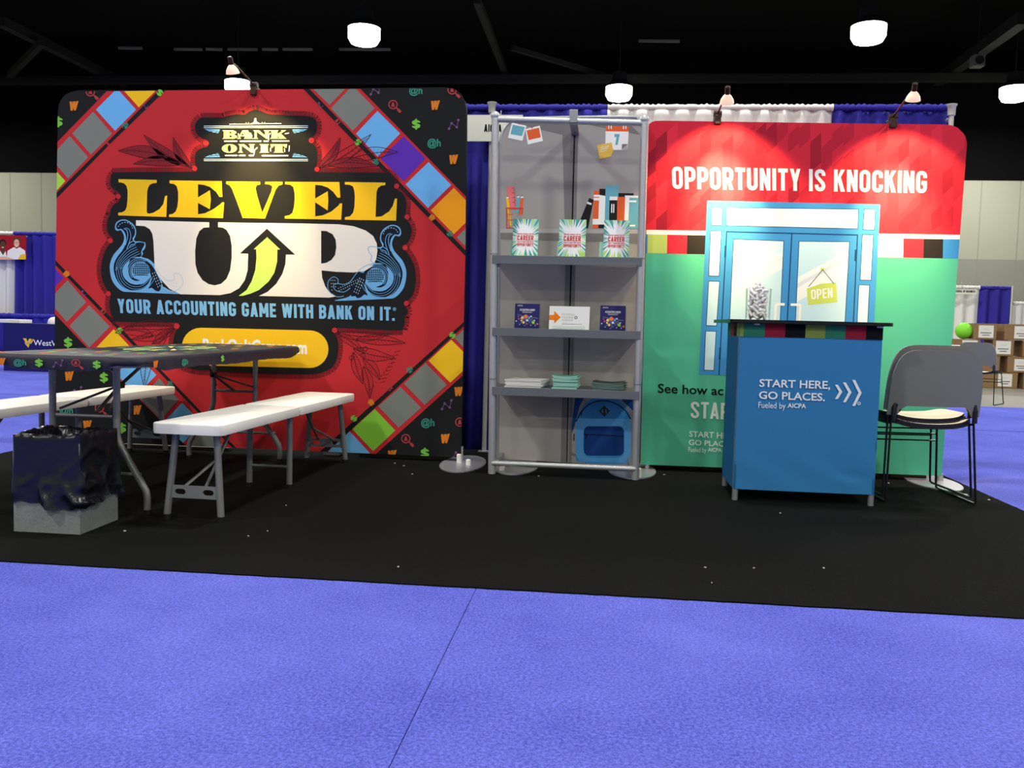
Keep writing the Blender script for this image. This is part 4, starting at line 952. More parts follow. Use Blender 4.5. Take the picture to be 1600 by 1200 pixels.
# row of books
for q, c_, L_ in ((((975, 168), (1015, 184), (965, 438), (915, 440), (880, 400)), 'tile_black', 3), (((958, 200), (1000, 216), (992, 232), (952, 218)), 'off_white', 3.5),
                  (((1018, 104), (1066, 104), (1056, 438), (1004, 438)), 'ph_orange', 3), (((1016, 140), (1064, 140), (1062, 190), (1014, 190)), 'off_white', 3.4), (((1016, 158), (1064, 158), (1064, 166), (1016, 166)), 'ph_orange', 3.6), (((1006, 355), (1058, 355), (1056, 405), (1004, 405)), 'off_white', 3.4),
                  (((1066, 86), (1122, 86), (1112, 438), (1056, 438)), 'tile_black', 3.1), (((1064, 140), (1120, 150), (1112, 405), (1056, 405)), 'off_white', 3.5),
                  (((1122, 58), (1238, 58), (1226, 438), (1110, 438)), 'ph_teal', 3.2), (((1158, 155), (1228, 155), (1226, 188), (1156, 188)), 'off_white', 3.6), (((1156, 188), (1226, 188), (1222, 380), (1152, 380)), 'tile_black', 3.6), (((1172, 222), (1182, 222), (1180, 300), (1170, 300)), 'off_white', 3.9), (((1190, 222), (1200, 222), (1198, 300), (1188, 300)), 'off_white', 3.9),
                  (((1230, 124), (1372, 126), (1370, 160), (1228, 160)), 'tile_black', 3.1), (((1228, 158), (1296, 158), (1286, 438), (1216, 438)), 'ph_orange', 3.4), (((1294, 145), (1412, 148), (1404, 438), (1284, 438)), 'off_white', 3.3),
                  (((1334, 165), (1432, 166), (1424, 442), (1322, 442)), 'ph_teal', 3.6), (((1332, 190), (1398, 190), (1396, 206), (1330, 206)), 'off_white', 3.9), (((1328, 408), (1386, 408), (1384, 422), (1326, 422)), 'off_white', 3.9)):
    pr.poly(s2(*q), c_, L_)
# printed backpack
pr.poly(s4((800, 160), (905, 160), (830, 290), (790, 450), (765, 520), (762, 460)), 'pack_dark', 3); pr.poly(s4((1180, 160), (1275, 160), (1275, 330), (1180, 240)), 'pack_dark', 3); pr.poly(s4((905, 195), (1180, 195), (1140, 260), (930, 260)), 'ph_teal', 2.9)
pr.poly(s4(*smooth([(800, 460), (815, 370), (860, 290), (940, 220), (1035, 195), (1130, 220), (1210, 290), (1250, 370), (1262, 460), (1255, 700), (1235, 765), (1100, 775), (830, 755), (800, 690)], 4, True)), 'pack_blue', 3.4)
pr.poly(s4((800, 395), (1258, 395), (1258, 690), (1240, 765), (825, 752), (798, 690)), 'pack_light', 3.6)
pr.stroke(s4(*smooth([(802, 420), (840, 345), (920, 270), (1035, 245), (1140, 275), (1215, 335), (1256, 400)], 5)), 1.7, 'shelf_line', 4)
pr.poly(s4((1035, 285), (1082, 330), (1036, 380), (990, 332)), 'dark_text', 4); pr.stroke(s4((1020, 318), (1022, 348)), 1.8, 'pack_light', 4.4); pr.stroke(s4((1050, 318), (1052, 350)), 1.8, 'pack_light', 4.4)
pr.poly(s4(*rrect(866, 470, 1200, 722, 46)), 'pack_blue', 3.9); pr.poly(s4(*rrect(864, 458, 1200, 704, 46)), 'pack_deep', 4.2); pr.stroke(s4((866, 526), (1198, 543)), 1.6, 'shelf_line', 4.6)
pr.stroke(s4((888, 528), (884, 562)), 1.8, 'shelf_line', 4.6); pr.stroke(s4((848, 340), (842, 368)), 1.6, 'shelf_line', 4.6); pr.stroke(s4((784, 520), (782, 580)), 1.6, 'shelf_line', 4)
pr.poly(s4((740, 670), (800, 690), (812, 712), (760, 705)), 'shelf_dark', 2.8)
shifted(fab, sb).build('back_fabric', sh, recalc=False, smooth=0)
bk = M().tube(loc(*[wall_at(x, y, YB + .01) for x, y in smooth([(778, 718), (782, 300), (783, 225), (786.4, 207), (793, 196), (803, 189), (815, 186), (890, 184.3), (985, 183.6), (996, 186.6), (1004, 194), (1007, 206), (1007, 260), (990, 730)], 4)]), .013, 'alu_matte', 8)
bk.build('back_frame', sh)
a = wall_at(896.5, 179, YF); b = wall_at(896.5, 187, YB)
q = M().box(*[tuple(v) for v in loc(a + V((-.024, -.024, -.052)), a + V((.024, YB - YF + .02, -.03)))], 'alu_matte')
q.box(*[tuple(v) for v in loc(a + V((-.024, -.026, -.052)), a + V((.024, -.018, .024)))], 'alu_matte'); q.build('top_clamp', sh, bevel=.003)
# shelves: tray with a front lip
SZ = []
for yl_, yr_, hh in ((399.2, 402.6, 12.6), (512.4, 517.8, 12.2), (605.4, 611.4, 12.6)):
    a, b = wall_at(769, yl_, YF - .03), wall_at(1003.5 - (yl_ - 400) * .022, yr_, YF - .03); z = (a.z + b.z) / 2; h_ = hh / FPX * YF
    SZ.append(z)
    q = M().box(*[tuple(v) for v in loc((a.x, YF - .03, z - h_), (b.x, YF - .022, z + .002))], 'shelf_plastic')
    q.box(*[tuple(v) for v in loc((a.x, YF - .024, z - .006), (b.x, YB - .01, z))], 'shelf_plastic')
    q.box(*[tuple(v) for v in loc((a.x, YF - .024, z - h_), (a.x + .006, YB - .01, z))], 'shelf_plastic'); q.box(*[tuple(v) for v in loc((b.x - .006, YF - .024, z - h_), (b.x, YB - .01, z))], 'shelf_plastic')
    q.build('shelf_board', sh, bevel=.0015)
base_disc(sh, sb, V((-.535, 5.585, 0)), .34, .145, [(-.6, 5.38, .05)])
base_disc(sh, sb, V((.2, 5.60, 0)), .32, .15, [(.235, 5.36, .05)])

# ---- printed things standing on the shelves
def standing(name, label, cat, pts, Y, z, thick, lean=.12, group=None, body='book_pages'):
    """upright card or book from its traced corners (TL, TR, BR, BL): returns thing, Print on its face"""
    bl, br = wall_at(pts[3][0], pts[3][1], Y), wall_at(pts[2][0], pts[2][1], Y)
    w_ = (br - bl).length; hgt = wall_at(pts[0][0], pts[0][1], Y).z - bl.z
    x0 = (bl.x + br.x) / 2
    t = thing(name, (x0, Y, z), label, cat, group)
    ux = V((1, 0, 0)); uz = V((0, sin(lean), cos(lean))); n = V((0, -cos(lean), sin(lean)))
    hgt /= cos(lean)
    def P(x, y):
        u = (x - pts[3][0]) / (pts[2][0] - pts[3][0]); v = (pts[3][1] - y + (pts[2][1] - pts[3][1]) * u) / (pts[3][1] - pts[0][1])
        return ux * ((u - .5) * w_) + uz * (v * hgt + .0)
    return t, P, n, w_, hgt, ux, uz
def bookbody(P, n, pts, thick, m): return M().slab([P(*p) for p in pts], n * -thick, m)
YS = 5.37
k = 0
def acrylic_stand(label, x0, x1, Y, z, h, group):
    t = thing('acrylic_stand', ((x0 + x1) / 2, Y, z), label, 'display stand', group); w_ = (x1 - x0) / 2
    q = M().obox((0, .055, .003), (w_, 0, 0), (0, .075, 0), (0, 0, .0015), 'acrylic'); q.obox((0, .018 + h * .06, h / 2 + .005), (w_, 0, 0), (0, h / 2 * .12, h / 2), (0, .0012, 0), 'acrylic')
    q.build('stand_plate', t); M().obox((0, -.019, .012), (w_, 0, 0), (0, .0012, 0), (0, 0, .010), 'acrylic').build('front_lip', t)
for (xl, xr, yt, yb), where, dx in (((800, 840.2, 334, 394.6), 'left', -3.6), ((872.2, 914.6, 333.8, 394.8), 'middle', -2.6), ((942, 982.6, 333.6, 394.8), 'right', -6)):
    pts = [(xl + .6, yt), (xr, yt), (xr - .4, yb), (xl, yb)]
    t, P, n, w_, hg, ux, uz = standing('career_booklet', 'teal and white burst-cover career booklet with red lettering, %s of three on the top shelf' % where, 'booklet', pts, YS, SZ[0], .012, .1, 'career booklets on the top shelf')
    b_ = bookbody(P, n, pts, .008, 'book_pages'); pr = Print(P, n, b_, pts)
    pr.poly(pts, 'cover_white', 1)
    cx, cy = (xl + xr) / 2, (yt + yb) / 2 - 1; rn = random.Random(k); k += 1
    for i in range(46):
        a = 2 * pi * i / 46 + rn.uniform(-.05, .05); r0 = rn.uniform(13, 21) if abs(cos(a)) < .8 else rn.uniform(12, 16); wd = rn.uniform(.07, .15)
        r0 *= (1.15 if abs(sin(a)) > .7 else .95)
        pr.poly([(cx + r0 * cos(a), cy + r0 * sin(a)), (cx + 60 * cos(a - wd), cy + 60 * sin(a - wd)), (cx + 60 * cos(a + wd), cy + 60 * sin(a + wd))], rn.choice(['cover_teal', 'cover_teal', 'cover_mint', 'cover_lime']), 1.4 + .02 * i)
    sc = (xr - xl) / 40.4
    q4 = lambda x0, x1, y0, y1: [(cx + x0 * sc, cy + y0 * sc), (cx + x1 * sc, cy + y0 * sc), (cx + x1 * sc, cy + y1 * sc), (cx + x0 * sc, cy + y1 * sc)]
    letters(pr, 'CAREER', q4(-12.8, 12.8, -3.4, 4.6), 'cover_red', 3); letters(pr, 'OPPORTUNITY', q4(-12.8, 12.8, 9, 13.8), 'cover_red', 3)
    letters(pr, 'PREPARE YOURSELF FOR THE', q4(-12.6, 12.6, -6.6, -4.6), 'cover_red', 3); letters(pr, "THAT'S BURSTING WITH", q4(-12.6, 12.6, 5.8, 8), 'cover_red', 3)
    b_.build('cover', t, recalc=False, smooth=0)
    o = M().slab([P(p[0] + dx, p[1] + (p[1] < 350) * 34) - n * .014 + V((0, 0, .0)) for p in pts], n * -.05, 'paper_teal_edge').build('booklet_stack', None, t.location)
    tag(o, 'pile of spare booklets standing behind the %s career booklet on the top shelf' % where, 'booklets', 'spare career booklets')
k = 0
for (xl, xr, yt, yb), lab in (((803.8, 842.4, 472.6, 511.4), 'navy careers booklet with coloured dots in a clear holder, left end of the middle shelf'), ((937.2, 977, 473.8, 513), 'navy careers booklet with coloured dots, its holder glaring, right end of the middle shelf')):
    pts = [(xl, yt), (xr, yt), (xr, yb), (xl, yb)]
    t, P, n, w_, hg, ux, uz = standing('careers_booklet', lab, 'booklet', pts, YS, SZ[1], .008, .12, 'navy booklets on the middle shelf')
    b_ = bookbody(P, n, pts, .006, 'book_pages'); pr = Print(P, n, b_, pts); pr.poly(pts, 'booklet_navy', 1)
    f = crop(xl, yt, (xr - xl) / 210); 
    letters(pr, 'AICPA', f((20, 12), (64, 12), (64, 22), (20, 22)), 'pale_text', 2); plain_text(pr, 'ACCOUNTING CAREERS', f((40, 44), (168, 44), (168, 60), (40, 60)), 'off_white', 2, .02)
    for yy, a_, b2 in ((68, 60, 150), (76, 64, 144)): pr.stroke(f((a_, yy), (b2, yy)), .5, 'pale_text', 2)
    for x, y, r, c_ in ((93, 108, 16, 'dot_orange'), (64, 121, 12, 'dot_yellow'), (36, 131, 7, 'dot_pink'), (58, 143, 8, 'dot_yellow'), (107, 141, 10, 'dot_pale'), (76, 160, 11, 'dot_yellow'), (158, 158, 13, 'dot_green'), (138, 107, 7, 'dot_pale'), (123, 120, 5, 'dot_pale'), (14, 150, 6, 'dot_pale'), (168, 141, 6, 'dot_pale'), (194, 170, 7, 'dot_orange'), (44, 178, 4, 'dot_pale'), (112, 172, 4, 'dot_pink'), (138, 182, 4, 'dot_pale'), (30, 112, 4, 'dot_orange'), (86, 188, 3, 'dot_pale'), (176, 186, 4, 'dot_pale'), (150, 126, 3, 'dot_orange')):
        pr.poly(f(*circle(x, y, r, 14)), c_, 2.2)
        if r > 9: pr.poly(f(*circle(x - r * .25, y - r * .25, r * .4, 10)), 'off_white' if c_ == 'dot_pale' else c_, 2.4)
    for i in range(12): pr.stroke(f((93, 108), (20 + i * 16, 95 + (i * 37) % 95)), .25, 'dot_pale', 2.1)
    b_.build('cover', t, recalc=False, smooth=0)
    acrylic_stand('clear acrylic holder behind the navy booklet at the %s end of the middle shelf' % ('left' if k == 0 else 'right'), t.location.x - w_ * .52, t.location.x + w_ * .54, YS - .002, SZ[1], .13, 'clear holders on the middle shelf'); k += 1
pts = [(857.8, 475.4), (920.8, 476), (920.4, 512.4), (857.4, 511.6)]
t, P, n, w_, hg, ux, uz = standing('promo_card', 'white landscape card with an orange arrow in the middle of the middle shelf', 'card', pts, YS, SZ[1], .008, .1)
b_ = bookbody(P, n, pts, .006, 'paper_white'); pr = Print(P, n, b_, pts); pr.poly(pts, 'off_white', 1)
f = crop(750, 400, .18337)
pr.poly(f((586, 488), (628, 488), (628, 452), (685, 508), (632, 560), (630, 532), (586, 530)), 'card_orange', 2)
for s_, y in (('POTENTIAL', 474), ('PASSION', 498), ('PURPOSE', 522)): letters(pr, s_, f((694, y), (790 + (14 if y < 480 else 0), y + 2), (790 + (14 if y < 480 else 0), y + 19), (694, y + 17)), 'pale_text', 2, GLY_THIN, .15)
pr.stroke(f(*circle(815, 508, 10, 14)), 1, 'dark_text', 2, closed=True); pr.stroke(f((697, 563), (868, 565)), .5, 'dark_text', 2); pr.stroke(f((697, 552), (740, 553)), .5, 'pale_text', 2); pr.stroke(f((836, 542), (852, 532)), .5, 'pale_text', 2)
b_.build('card_face', t, recalc=False, smooth=0)
acrylic_stand('clear acrylic stand behind the white arrow card on the middle shelf', t.location.x - w_ * .4, t.location.x + w_ * .4, YS - .002, SZ[1], .08, None)

def leaflets(name, px0, px1, yb, n, th, mt, lab, grp, cat, skew, depth, curl=0.0):
    a = wall_at(px0, yb, YF + .0); b = wall_at(px1, yb, YF + .0); w_ = b.x - a.x; x0 = (a.x + b.x) / 2
    rn = random.Random(n)
    for i in range(n):
        q = M(); nx, ny = 6, 4; sl = skew * (1 if n < 6 else rn.uniform(.6, 1.2))
        vs, fs = [], []
        for lev in (0, 1):
            for iy in range(ny + 1):
                for ix in range(nx + 1):
                    u, v_ = ix / nx - .5, iy / ny
                    z_ = curl * ((2 * u) ** 2) * (i / max(n, 1)) + (rn.uniform(-.0002, .0002))
                    vs.append((u * w_ + sl * v_, v_ * depth, (th * .9 if lev else 0) + z_))
        N = (nx + 1) * (ny + 1); idx = lambda l, iy, ix: l * N + iy * (nx + 1) + ix
        for iy in range(ny):
            for ix in range(nx):
                fs.append((idx(1, iy, ix), idx(1, iy, ix + 1), idx(1, iy + 1, ix + 1), idx(1, iy + 1, ix))); fs.append((idx(0, iy, ix), idx(0, iy + 1, ix), idx(0, iy + 1, ix + 1), idx(0, iy, ix + 1)))
        side = []
        for ix in range(nx): side += [(idx(0, 0, ix), idx(0, 0, ix + 1), idx(1, 0, ix + 1), idx(1, 0, ix)), (idx(0, ny, ix + 1), idx(0, ny, ix), idx(1, ny, ix), idx(1, ny, ix + 1))]
        for iy in range(ny): side += [(idx(0, iy + 1, 0), idx(0, iy, 0), idx(1, iy, 0), idx(1, iy + 1, 0)), (idx(0, iy, nx), idx(0, iy + 1, nx), idx(1, iy + 1, nx), idx(1, iy, nx))]
        q.add(vs, fs, mt); q.add(vs, side, mt + '_edge' if mt + '_edge' in MATS else mt)
        o = q.build(name, None, (x0 + rn.uniform(-.006, .006), YF + .005 + rn.uniform(-.004, .006), SZ[2] + th * i), smooth=30); o.rotation_euler.z = rn.uniform(-.03, .03)
        tag(o, lab, cat, grp)
leaflets('paper_pad', 789, 846, 604, 5, .0095, 'paper_white', 'white printed pad in the flat stack at the left of the lowest shelf', 'white pads on the lowest shelf', 'papers', .035, .2)
leaflets('leaflet', 863, 902, 605, 9, .0082, 'paper_teal', 'teal leaflet in the curling stack in the middle of the lowest shelf', 'teal leaflets on the lowest shelf', 'leaflet', .012, .18, .008)
leaflets('leaflet', 925, 975, 605, 7, .0058, 'paper_dark', 'dark green leaflet in the fanned low stack at the right of the lowest shelf', 'dark leaflets on the lowest shelf', 'leaflet', .02, .2, .01)

# ------------------------------------------------------------------ pipe and drape behind the booth
def drape(name, xa, xb, Y, z0, z1, m, label, group, wave=.13, amp=.03, head=.045, seed=0, cat='drape'):
    rn = random.Random(seed); t = thing(name, ((xa + xb) / 2, Y, z0), label, cat, group); x0 = (xa + xb) / 2
    nx = max(int((xb - xa) / .018), 20); zs = [0, .25, .5, .75, .9, .97, .985, 1.0]
    vs, fs = [], []; H = z1 - head - z0
    for zi in zs:
        for i in range(nx + 1):
            x = xa + (xb - xa) * i / nx
            ph = 2 * pi * x / wave + .9 * sin(2.1 * x + seed) + .5 * sin(5.3 * x)
            am = amp * (.35 + .65 * (1 - zi) ** .7 + .12) * (1 + .3 * sin(3 * x + seed))
            vs.append((x - x0, am * sin(ph) + .02 * sin(1.7 * x + 4 * zi), zi * H))
    w_ = nx + 1
    for j in range(len(zs) - 1):
        for i in range(nx): fs.append((j * w_ + i, j * w_ + i + 1, (j + 1) * w_ + i + 1, (j + 1) * w_ + i))
    M().add(vs, fs, m).build('curtain', t, smooth=80, solid=.004)
    vs, fs = [], []
    for k_ in range(9):                      # gathered header sleeve round the rail
        a = 2 * pi * k_ / 8
        for i in range(nx + 1):
            x = xa + (xb - xa) * i / nx; rr = head * .5 * (1 + .22 * sin(2 * pi * x / .035 + 2 * sin(9 * x)) + .1 * sin(x * 61))
            vs.append((x - x0, rr * cos(a), H + head * .45 + rr * sin(a)))
    for j in range(8):
        for i in range(nx): fs.append((j * w_ + i, j * w_ + i + 1, (j + 1) * w_ + i + 1, (j + 1) * w_ + i))
    M().add(vs, fs, m).build('gathered_header', t, smooth=80)
    return t
DY = 6.25
zt_ = wall_at(850, 162.5, DY).z
x_ = lambda px: wall_at(px, 200, DY).x
drape('drape', x_(560), x_(948), DY, .016, zt_, 'drape_blue', 'royal blue drape hanging behind the display shelf, between the two backdrops', 'drapes behind the booth', seed=1)
drape('drape', x_(948.5), x_(1300), DY, .016, zt_, 'drape_white', 'white drape hanging behind the red and mint backdrop', 'drapes behind the booth', seed=2)
drape('drape', x_(1300.5), x_(1482), DY, .016, zt_, 'drape_blue', 'royal blue drape behind the top right corner of the red and mint backdrop', 'drapes behind the booth', seed=3)
for px, pt, lab in ((769, 160, 'white drape pole standing left of the display shelf, sign hung in front'), (1487.5, 163, 'white drape pole at the right end of the blue drape')):
    q = wall_at(px, pt, DY - .07)
    t = thing('drape_pole', (q.x, DY - .07, 0.013), lab, 'pole', 'poles of the drape behind the booth')
    M().lathe([(.016, 0), (.016, q.z - .09), (.024, q.z - .085), (.026, q.z - .03), (.033, q.z - .02), (.033, q.z - .013)], (0, 0, 0), 'pole_white', 16).build('upright', t)
    M().box((-.04, -.04, 0), (.04, .04, .006), 'steel_disc').build('foot_plate', t)
    M().cyl((0, .02, q.z - .1), (0, .075, q.z - .1), .012, 'pole_white', 10).build('rail_hook', t)
a, b = wall_at(729.5, 179.5, DY - .11), wall_at(816, 221, DY - .11)
t = thing('booth_sign', ((a.x + b.x) / 2, DY - .11, b.z), 'white booth sign card hung on the drape pole, half hidden behind the shelf', 'sign')
w_ = (b.x - a.x) / 2; q = M().box((-w_, 0, 0), (w_, .006, a.z - b.z), 'sign_card')
org = t.location.copy(); pr = Print(lambda x, y: wall_at(x, y, DY - .11) - org, (0, -1, 0), q)
letters(pr, 'AICPA', [(756.5, 194), (784, 194.6), (783.6, 206.6), (756.2, 206)], 'text_black', 1)
q.build('card', t, recalc=False, smooth=0)
M().tube([(.04, .006, a.z - b.z - .01), (.04, .02, a.z - b.z + .03), (.04, .04, a.z - b.z + .035)], .003, 'alu', 6).build('hook', t)

# ------------------------------------------------------------------ counter
CB = V((1.07, 5.0, FZ))
CXL, CXR, CYF, CYB = .708, 1.432, 4.768, 5.225
t = ctr = thing('reception_counter', CB, 'blue fabric counter with a black top and colour-block band, in front of the mint backdrop', 'counter')
CP = [(1152, 506), (1383.4, 511.5), (1367.6, 771.4), (1142.3, 763.6)]
pl = lambda x, y: wall_at(x, y, CYF)
zb, zt2 = pl(1142.3, 763.6).z, pl(1260, 506).z
lt, rt_, rb, lb = (V((CXL, CYF, zt2)), V((CXR, CYF, zt2)), V((CXR, CYF, zb)), V((CXL, CYF, zb)))
# slightly rippled front cloth, built as a fine grid
q = M(); nx, nz = 40, 50; vs, fs = [], []
rip = lambda u, v: -.004 * sin(pi * u) + .0045 * math.exp(-((u - .82) / .1) ** 2 - ((v - .09) / .05) ** 2) * sin(9 * u + 60 * v) + .003 * math.exp(-((v - .12) / .1) ** 2) * sin(14 * u + 20 * v)
for j in range(nz + 1):
    for i in range(nx + 1):
        u, v_ = i / nx, j / nz; p = lb.lerp(rb, u).lerp(lt.lerp(rt_, u), v_); p.y += rip(u, v_); vs.append(p)
for j in range(nz):
    for i in range(nx): fs.append((j * (nx + 1) + i, j * (nx + 1) + i + 1, (j + 1) * (nx + 1) + i + 1, (j + 1) * (nx + 1) + i))
q.add(vs, fs, 'print_counter_blue')
pr = Print(lambda x, y: pl(x, y) + V((0, rip((x - 1142) / 230, .5) - .003, 0)), (0, -1, 0), q)
bandz = pl(1160, 525.5)
band_h = zt2 - bandz.z
cols = ['c_lime', 'c_green', 'c_red', 'c_black', 'c_lime', 'c_green', 'c_red', 'c_black']
xs = [CXL, CXL + .018, CXL + .127, CXL + .231, CXL + .334, CXL + .434, CXL + .536, CXL + .639, CXR]
pw = Print(lambda x, z: V((x, CYF - .0055, z)), (0, -1, 0), q)
for i, c_ in enumerate(cols): pw.poly([(xs[i], zt2), (xs[i + 1], zt2), (xs[i + 1], zt2 - band_h), (xs[i], zt2 - band_h)], c_, 1)
pr.lay = .0008
plain_text(pr, 'START HERE,', [(1186.5, 592), (1297, 595.2), (1296.5, 607.4), (1186, 603.8)], 'logo_white', 3, .02)
plain_text(pr, 'GO PLACES.', [(1185.6, 610.8), (1288.5, 614.4), (1288.2, 626.2), (1185.3, 622.6)], 'logo_white', 3, .02)
plain_text(pr, 'Fueled by', [(1184.8, 627.6), (1227, 629), (1226.8, 638.6), (1184.6, 637)], 'logo_white', 3, 0)
plain_text(pr, 'AICPA', [(1230, 629.6), (1259, 630.6), (1258.8, 637.6), (1229.8, 636.6)], 'logo_white', 3, .024)
cg = crop(1260, 530, .23335)
for x0_, w_, h_, ym in ((188, 28, 48, 352), (242, 36, 66, 352), (304, 42, 87, 352)):
    xt = x0_ + w_; sh_ = (x0_ - 188) * .06
    pr.poly(cg((x0_, ym - h_ + sh_), (x0_ + 20, ym - h_ + sh_), (xt + 22, ym + sh_), (x0_ + 20, ym + h_ + sh_), (x0_, ym + h_ + sh_), (xt, ym + sh_)), 'logo_white', 3)
pr.stroke(cg(*circle(350, 429, 9, 10)), 1, 'logo_white', 3, closed=True)
# sides and back
s_ = M()
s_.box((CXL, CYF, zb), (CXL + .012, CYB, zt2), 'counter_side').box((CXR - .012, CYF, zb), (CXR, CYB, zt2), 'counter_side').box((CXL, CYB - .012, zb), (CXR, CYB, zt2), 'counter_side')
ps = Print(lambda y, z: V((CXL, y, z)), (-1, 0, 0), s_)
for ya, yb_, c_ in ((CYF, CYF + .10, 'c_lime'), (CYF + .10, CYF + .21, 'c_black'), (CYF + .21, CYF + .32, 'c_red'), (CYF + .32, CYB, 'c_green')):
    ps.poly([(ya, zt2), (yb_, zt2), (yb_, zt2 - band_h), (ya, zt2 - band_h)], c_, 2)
shifted(q, CB).build('front_cloth', ctr, recalc=False, smooth=60)
shifted(s_, CB).build('side_cloth', ctr, recalc=False, smooth=0)
for x, y in ((CXL + .013, CYF + .018), (CXR - .011, CYF + .018), (CXL + .016, CYB - .02), (CXR - .018, CYB - .02)):
    M().cyl(V((x, y, FZ)) - CB, V((x, y, zt2 - .02)) - CB, .0155, 'alu_matte', 14).build('leg', ctr)
ctz = wall_at(1142, 498.4, 4.71).z
TZ0 = wall_at(1396, 510.3, 4.71).z
top = [(.65, 4.73), (.668, 4.71), (1.452, 4.71), (1.47, 4.73), (1.47, 5.28), (.632, 5.28)]
TB = M().slab([V((x, y, ctz)) - CB for x, y in top], (0, 0, TZ0 - ctz), 'counter_top').build('countertop', ctr, bevel=.002)
for x in (.79, 1.41):
    M().lathe([(.016, 0), (.016, .008), (.02, TZ0 - zt2 + .01)], V((x, CYF - .025, zt2 - .012)) - CB, 'peg_white', 12).build('top_fixing', ctr)
M().box(*[tuple(V(v) - CB) for v in ((CXL + .012, CYF + .012, zt2 - .002), (CXR - .012, CYB - .012, TZ0))], 'foot_black').build('top_spacer', ctr)

# jar of white wrapped rolls on the counter
jb = wall_at(1183.5, 499, 4.95); JR = 19.2 / FPX * 4.95
jz = ctz
jc = V((jb.x, 4.95, jz))
jar = thing('glass_jar', jc, 'clear straight-sided jar heaped with white wrapped rolls, standing on the counter', 'jar')
JH = (wall_at(1183, 451, 4.95).z - jz)
M().lathe([(JR * .94, 0), (JR * .96, .012), (JR, JH), (JR - .002, JH), (JR * .94 - .002, .014), (0, .013)], (0, 0, 0), 'jar_glass', 32).build('jar_wall', jar)
rn = random.Random(5); nroll = 0
def roll_mesh(n):
    q = M(); q.tube([(-.0205, 0, 0), (-.019, 0, 0), (.019, 0, 0), (.0205, 0, 0)], [.0058, .0074, .0074, .0058], 'candy_white', 12)
    return q
proto = None; lv = 0; z = .021
while z < JH + .034:
    over = z > JH
    lim = (JR - .006) if not over else max(JR * .75 * (1 - (z - JH) / .05), .004)
    for kk in range(8 if not over else (6 if z < JH + .015 else 3)):
        r0 = lim * (.95 if kk < 6 else .35) * (1 if not over else .8); a = kk * (2 * pi / (6 if kk < 6 else 3)) + lv * .5 + rn.uniform(-.2, .2)
        r0 = max(r0 - .019, 0) if not over else r0 * .6
        p = (jc.x + r0 * cos(a), jc.y + r0 * sin(a), jc.z + z + rn.uniform(-.002, .002))
        if proto is None: proto = roll_mesh(0).build('wrapped_roll', None, p); o = proto
        else:
            o = proto.copy(); COL.objects.link(o); o.location = p
        tilt = rn.uniform(-.9, .9) if rn.random() < .6 else rn.uniform(-1.4, 1.4)
        o.rotation_euler = (rn.uniform(0, 6), tilt * (.5 if over else 1), a + pi / 2 + rn.uniform(-.5, .5)); nroll += 1
        tag(o, 'small white wrapped roll in the clear jar on the counter', 'roll', 'white rolls in the counter jar')
    z += .0155; lv += 1

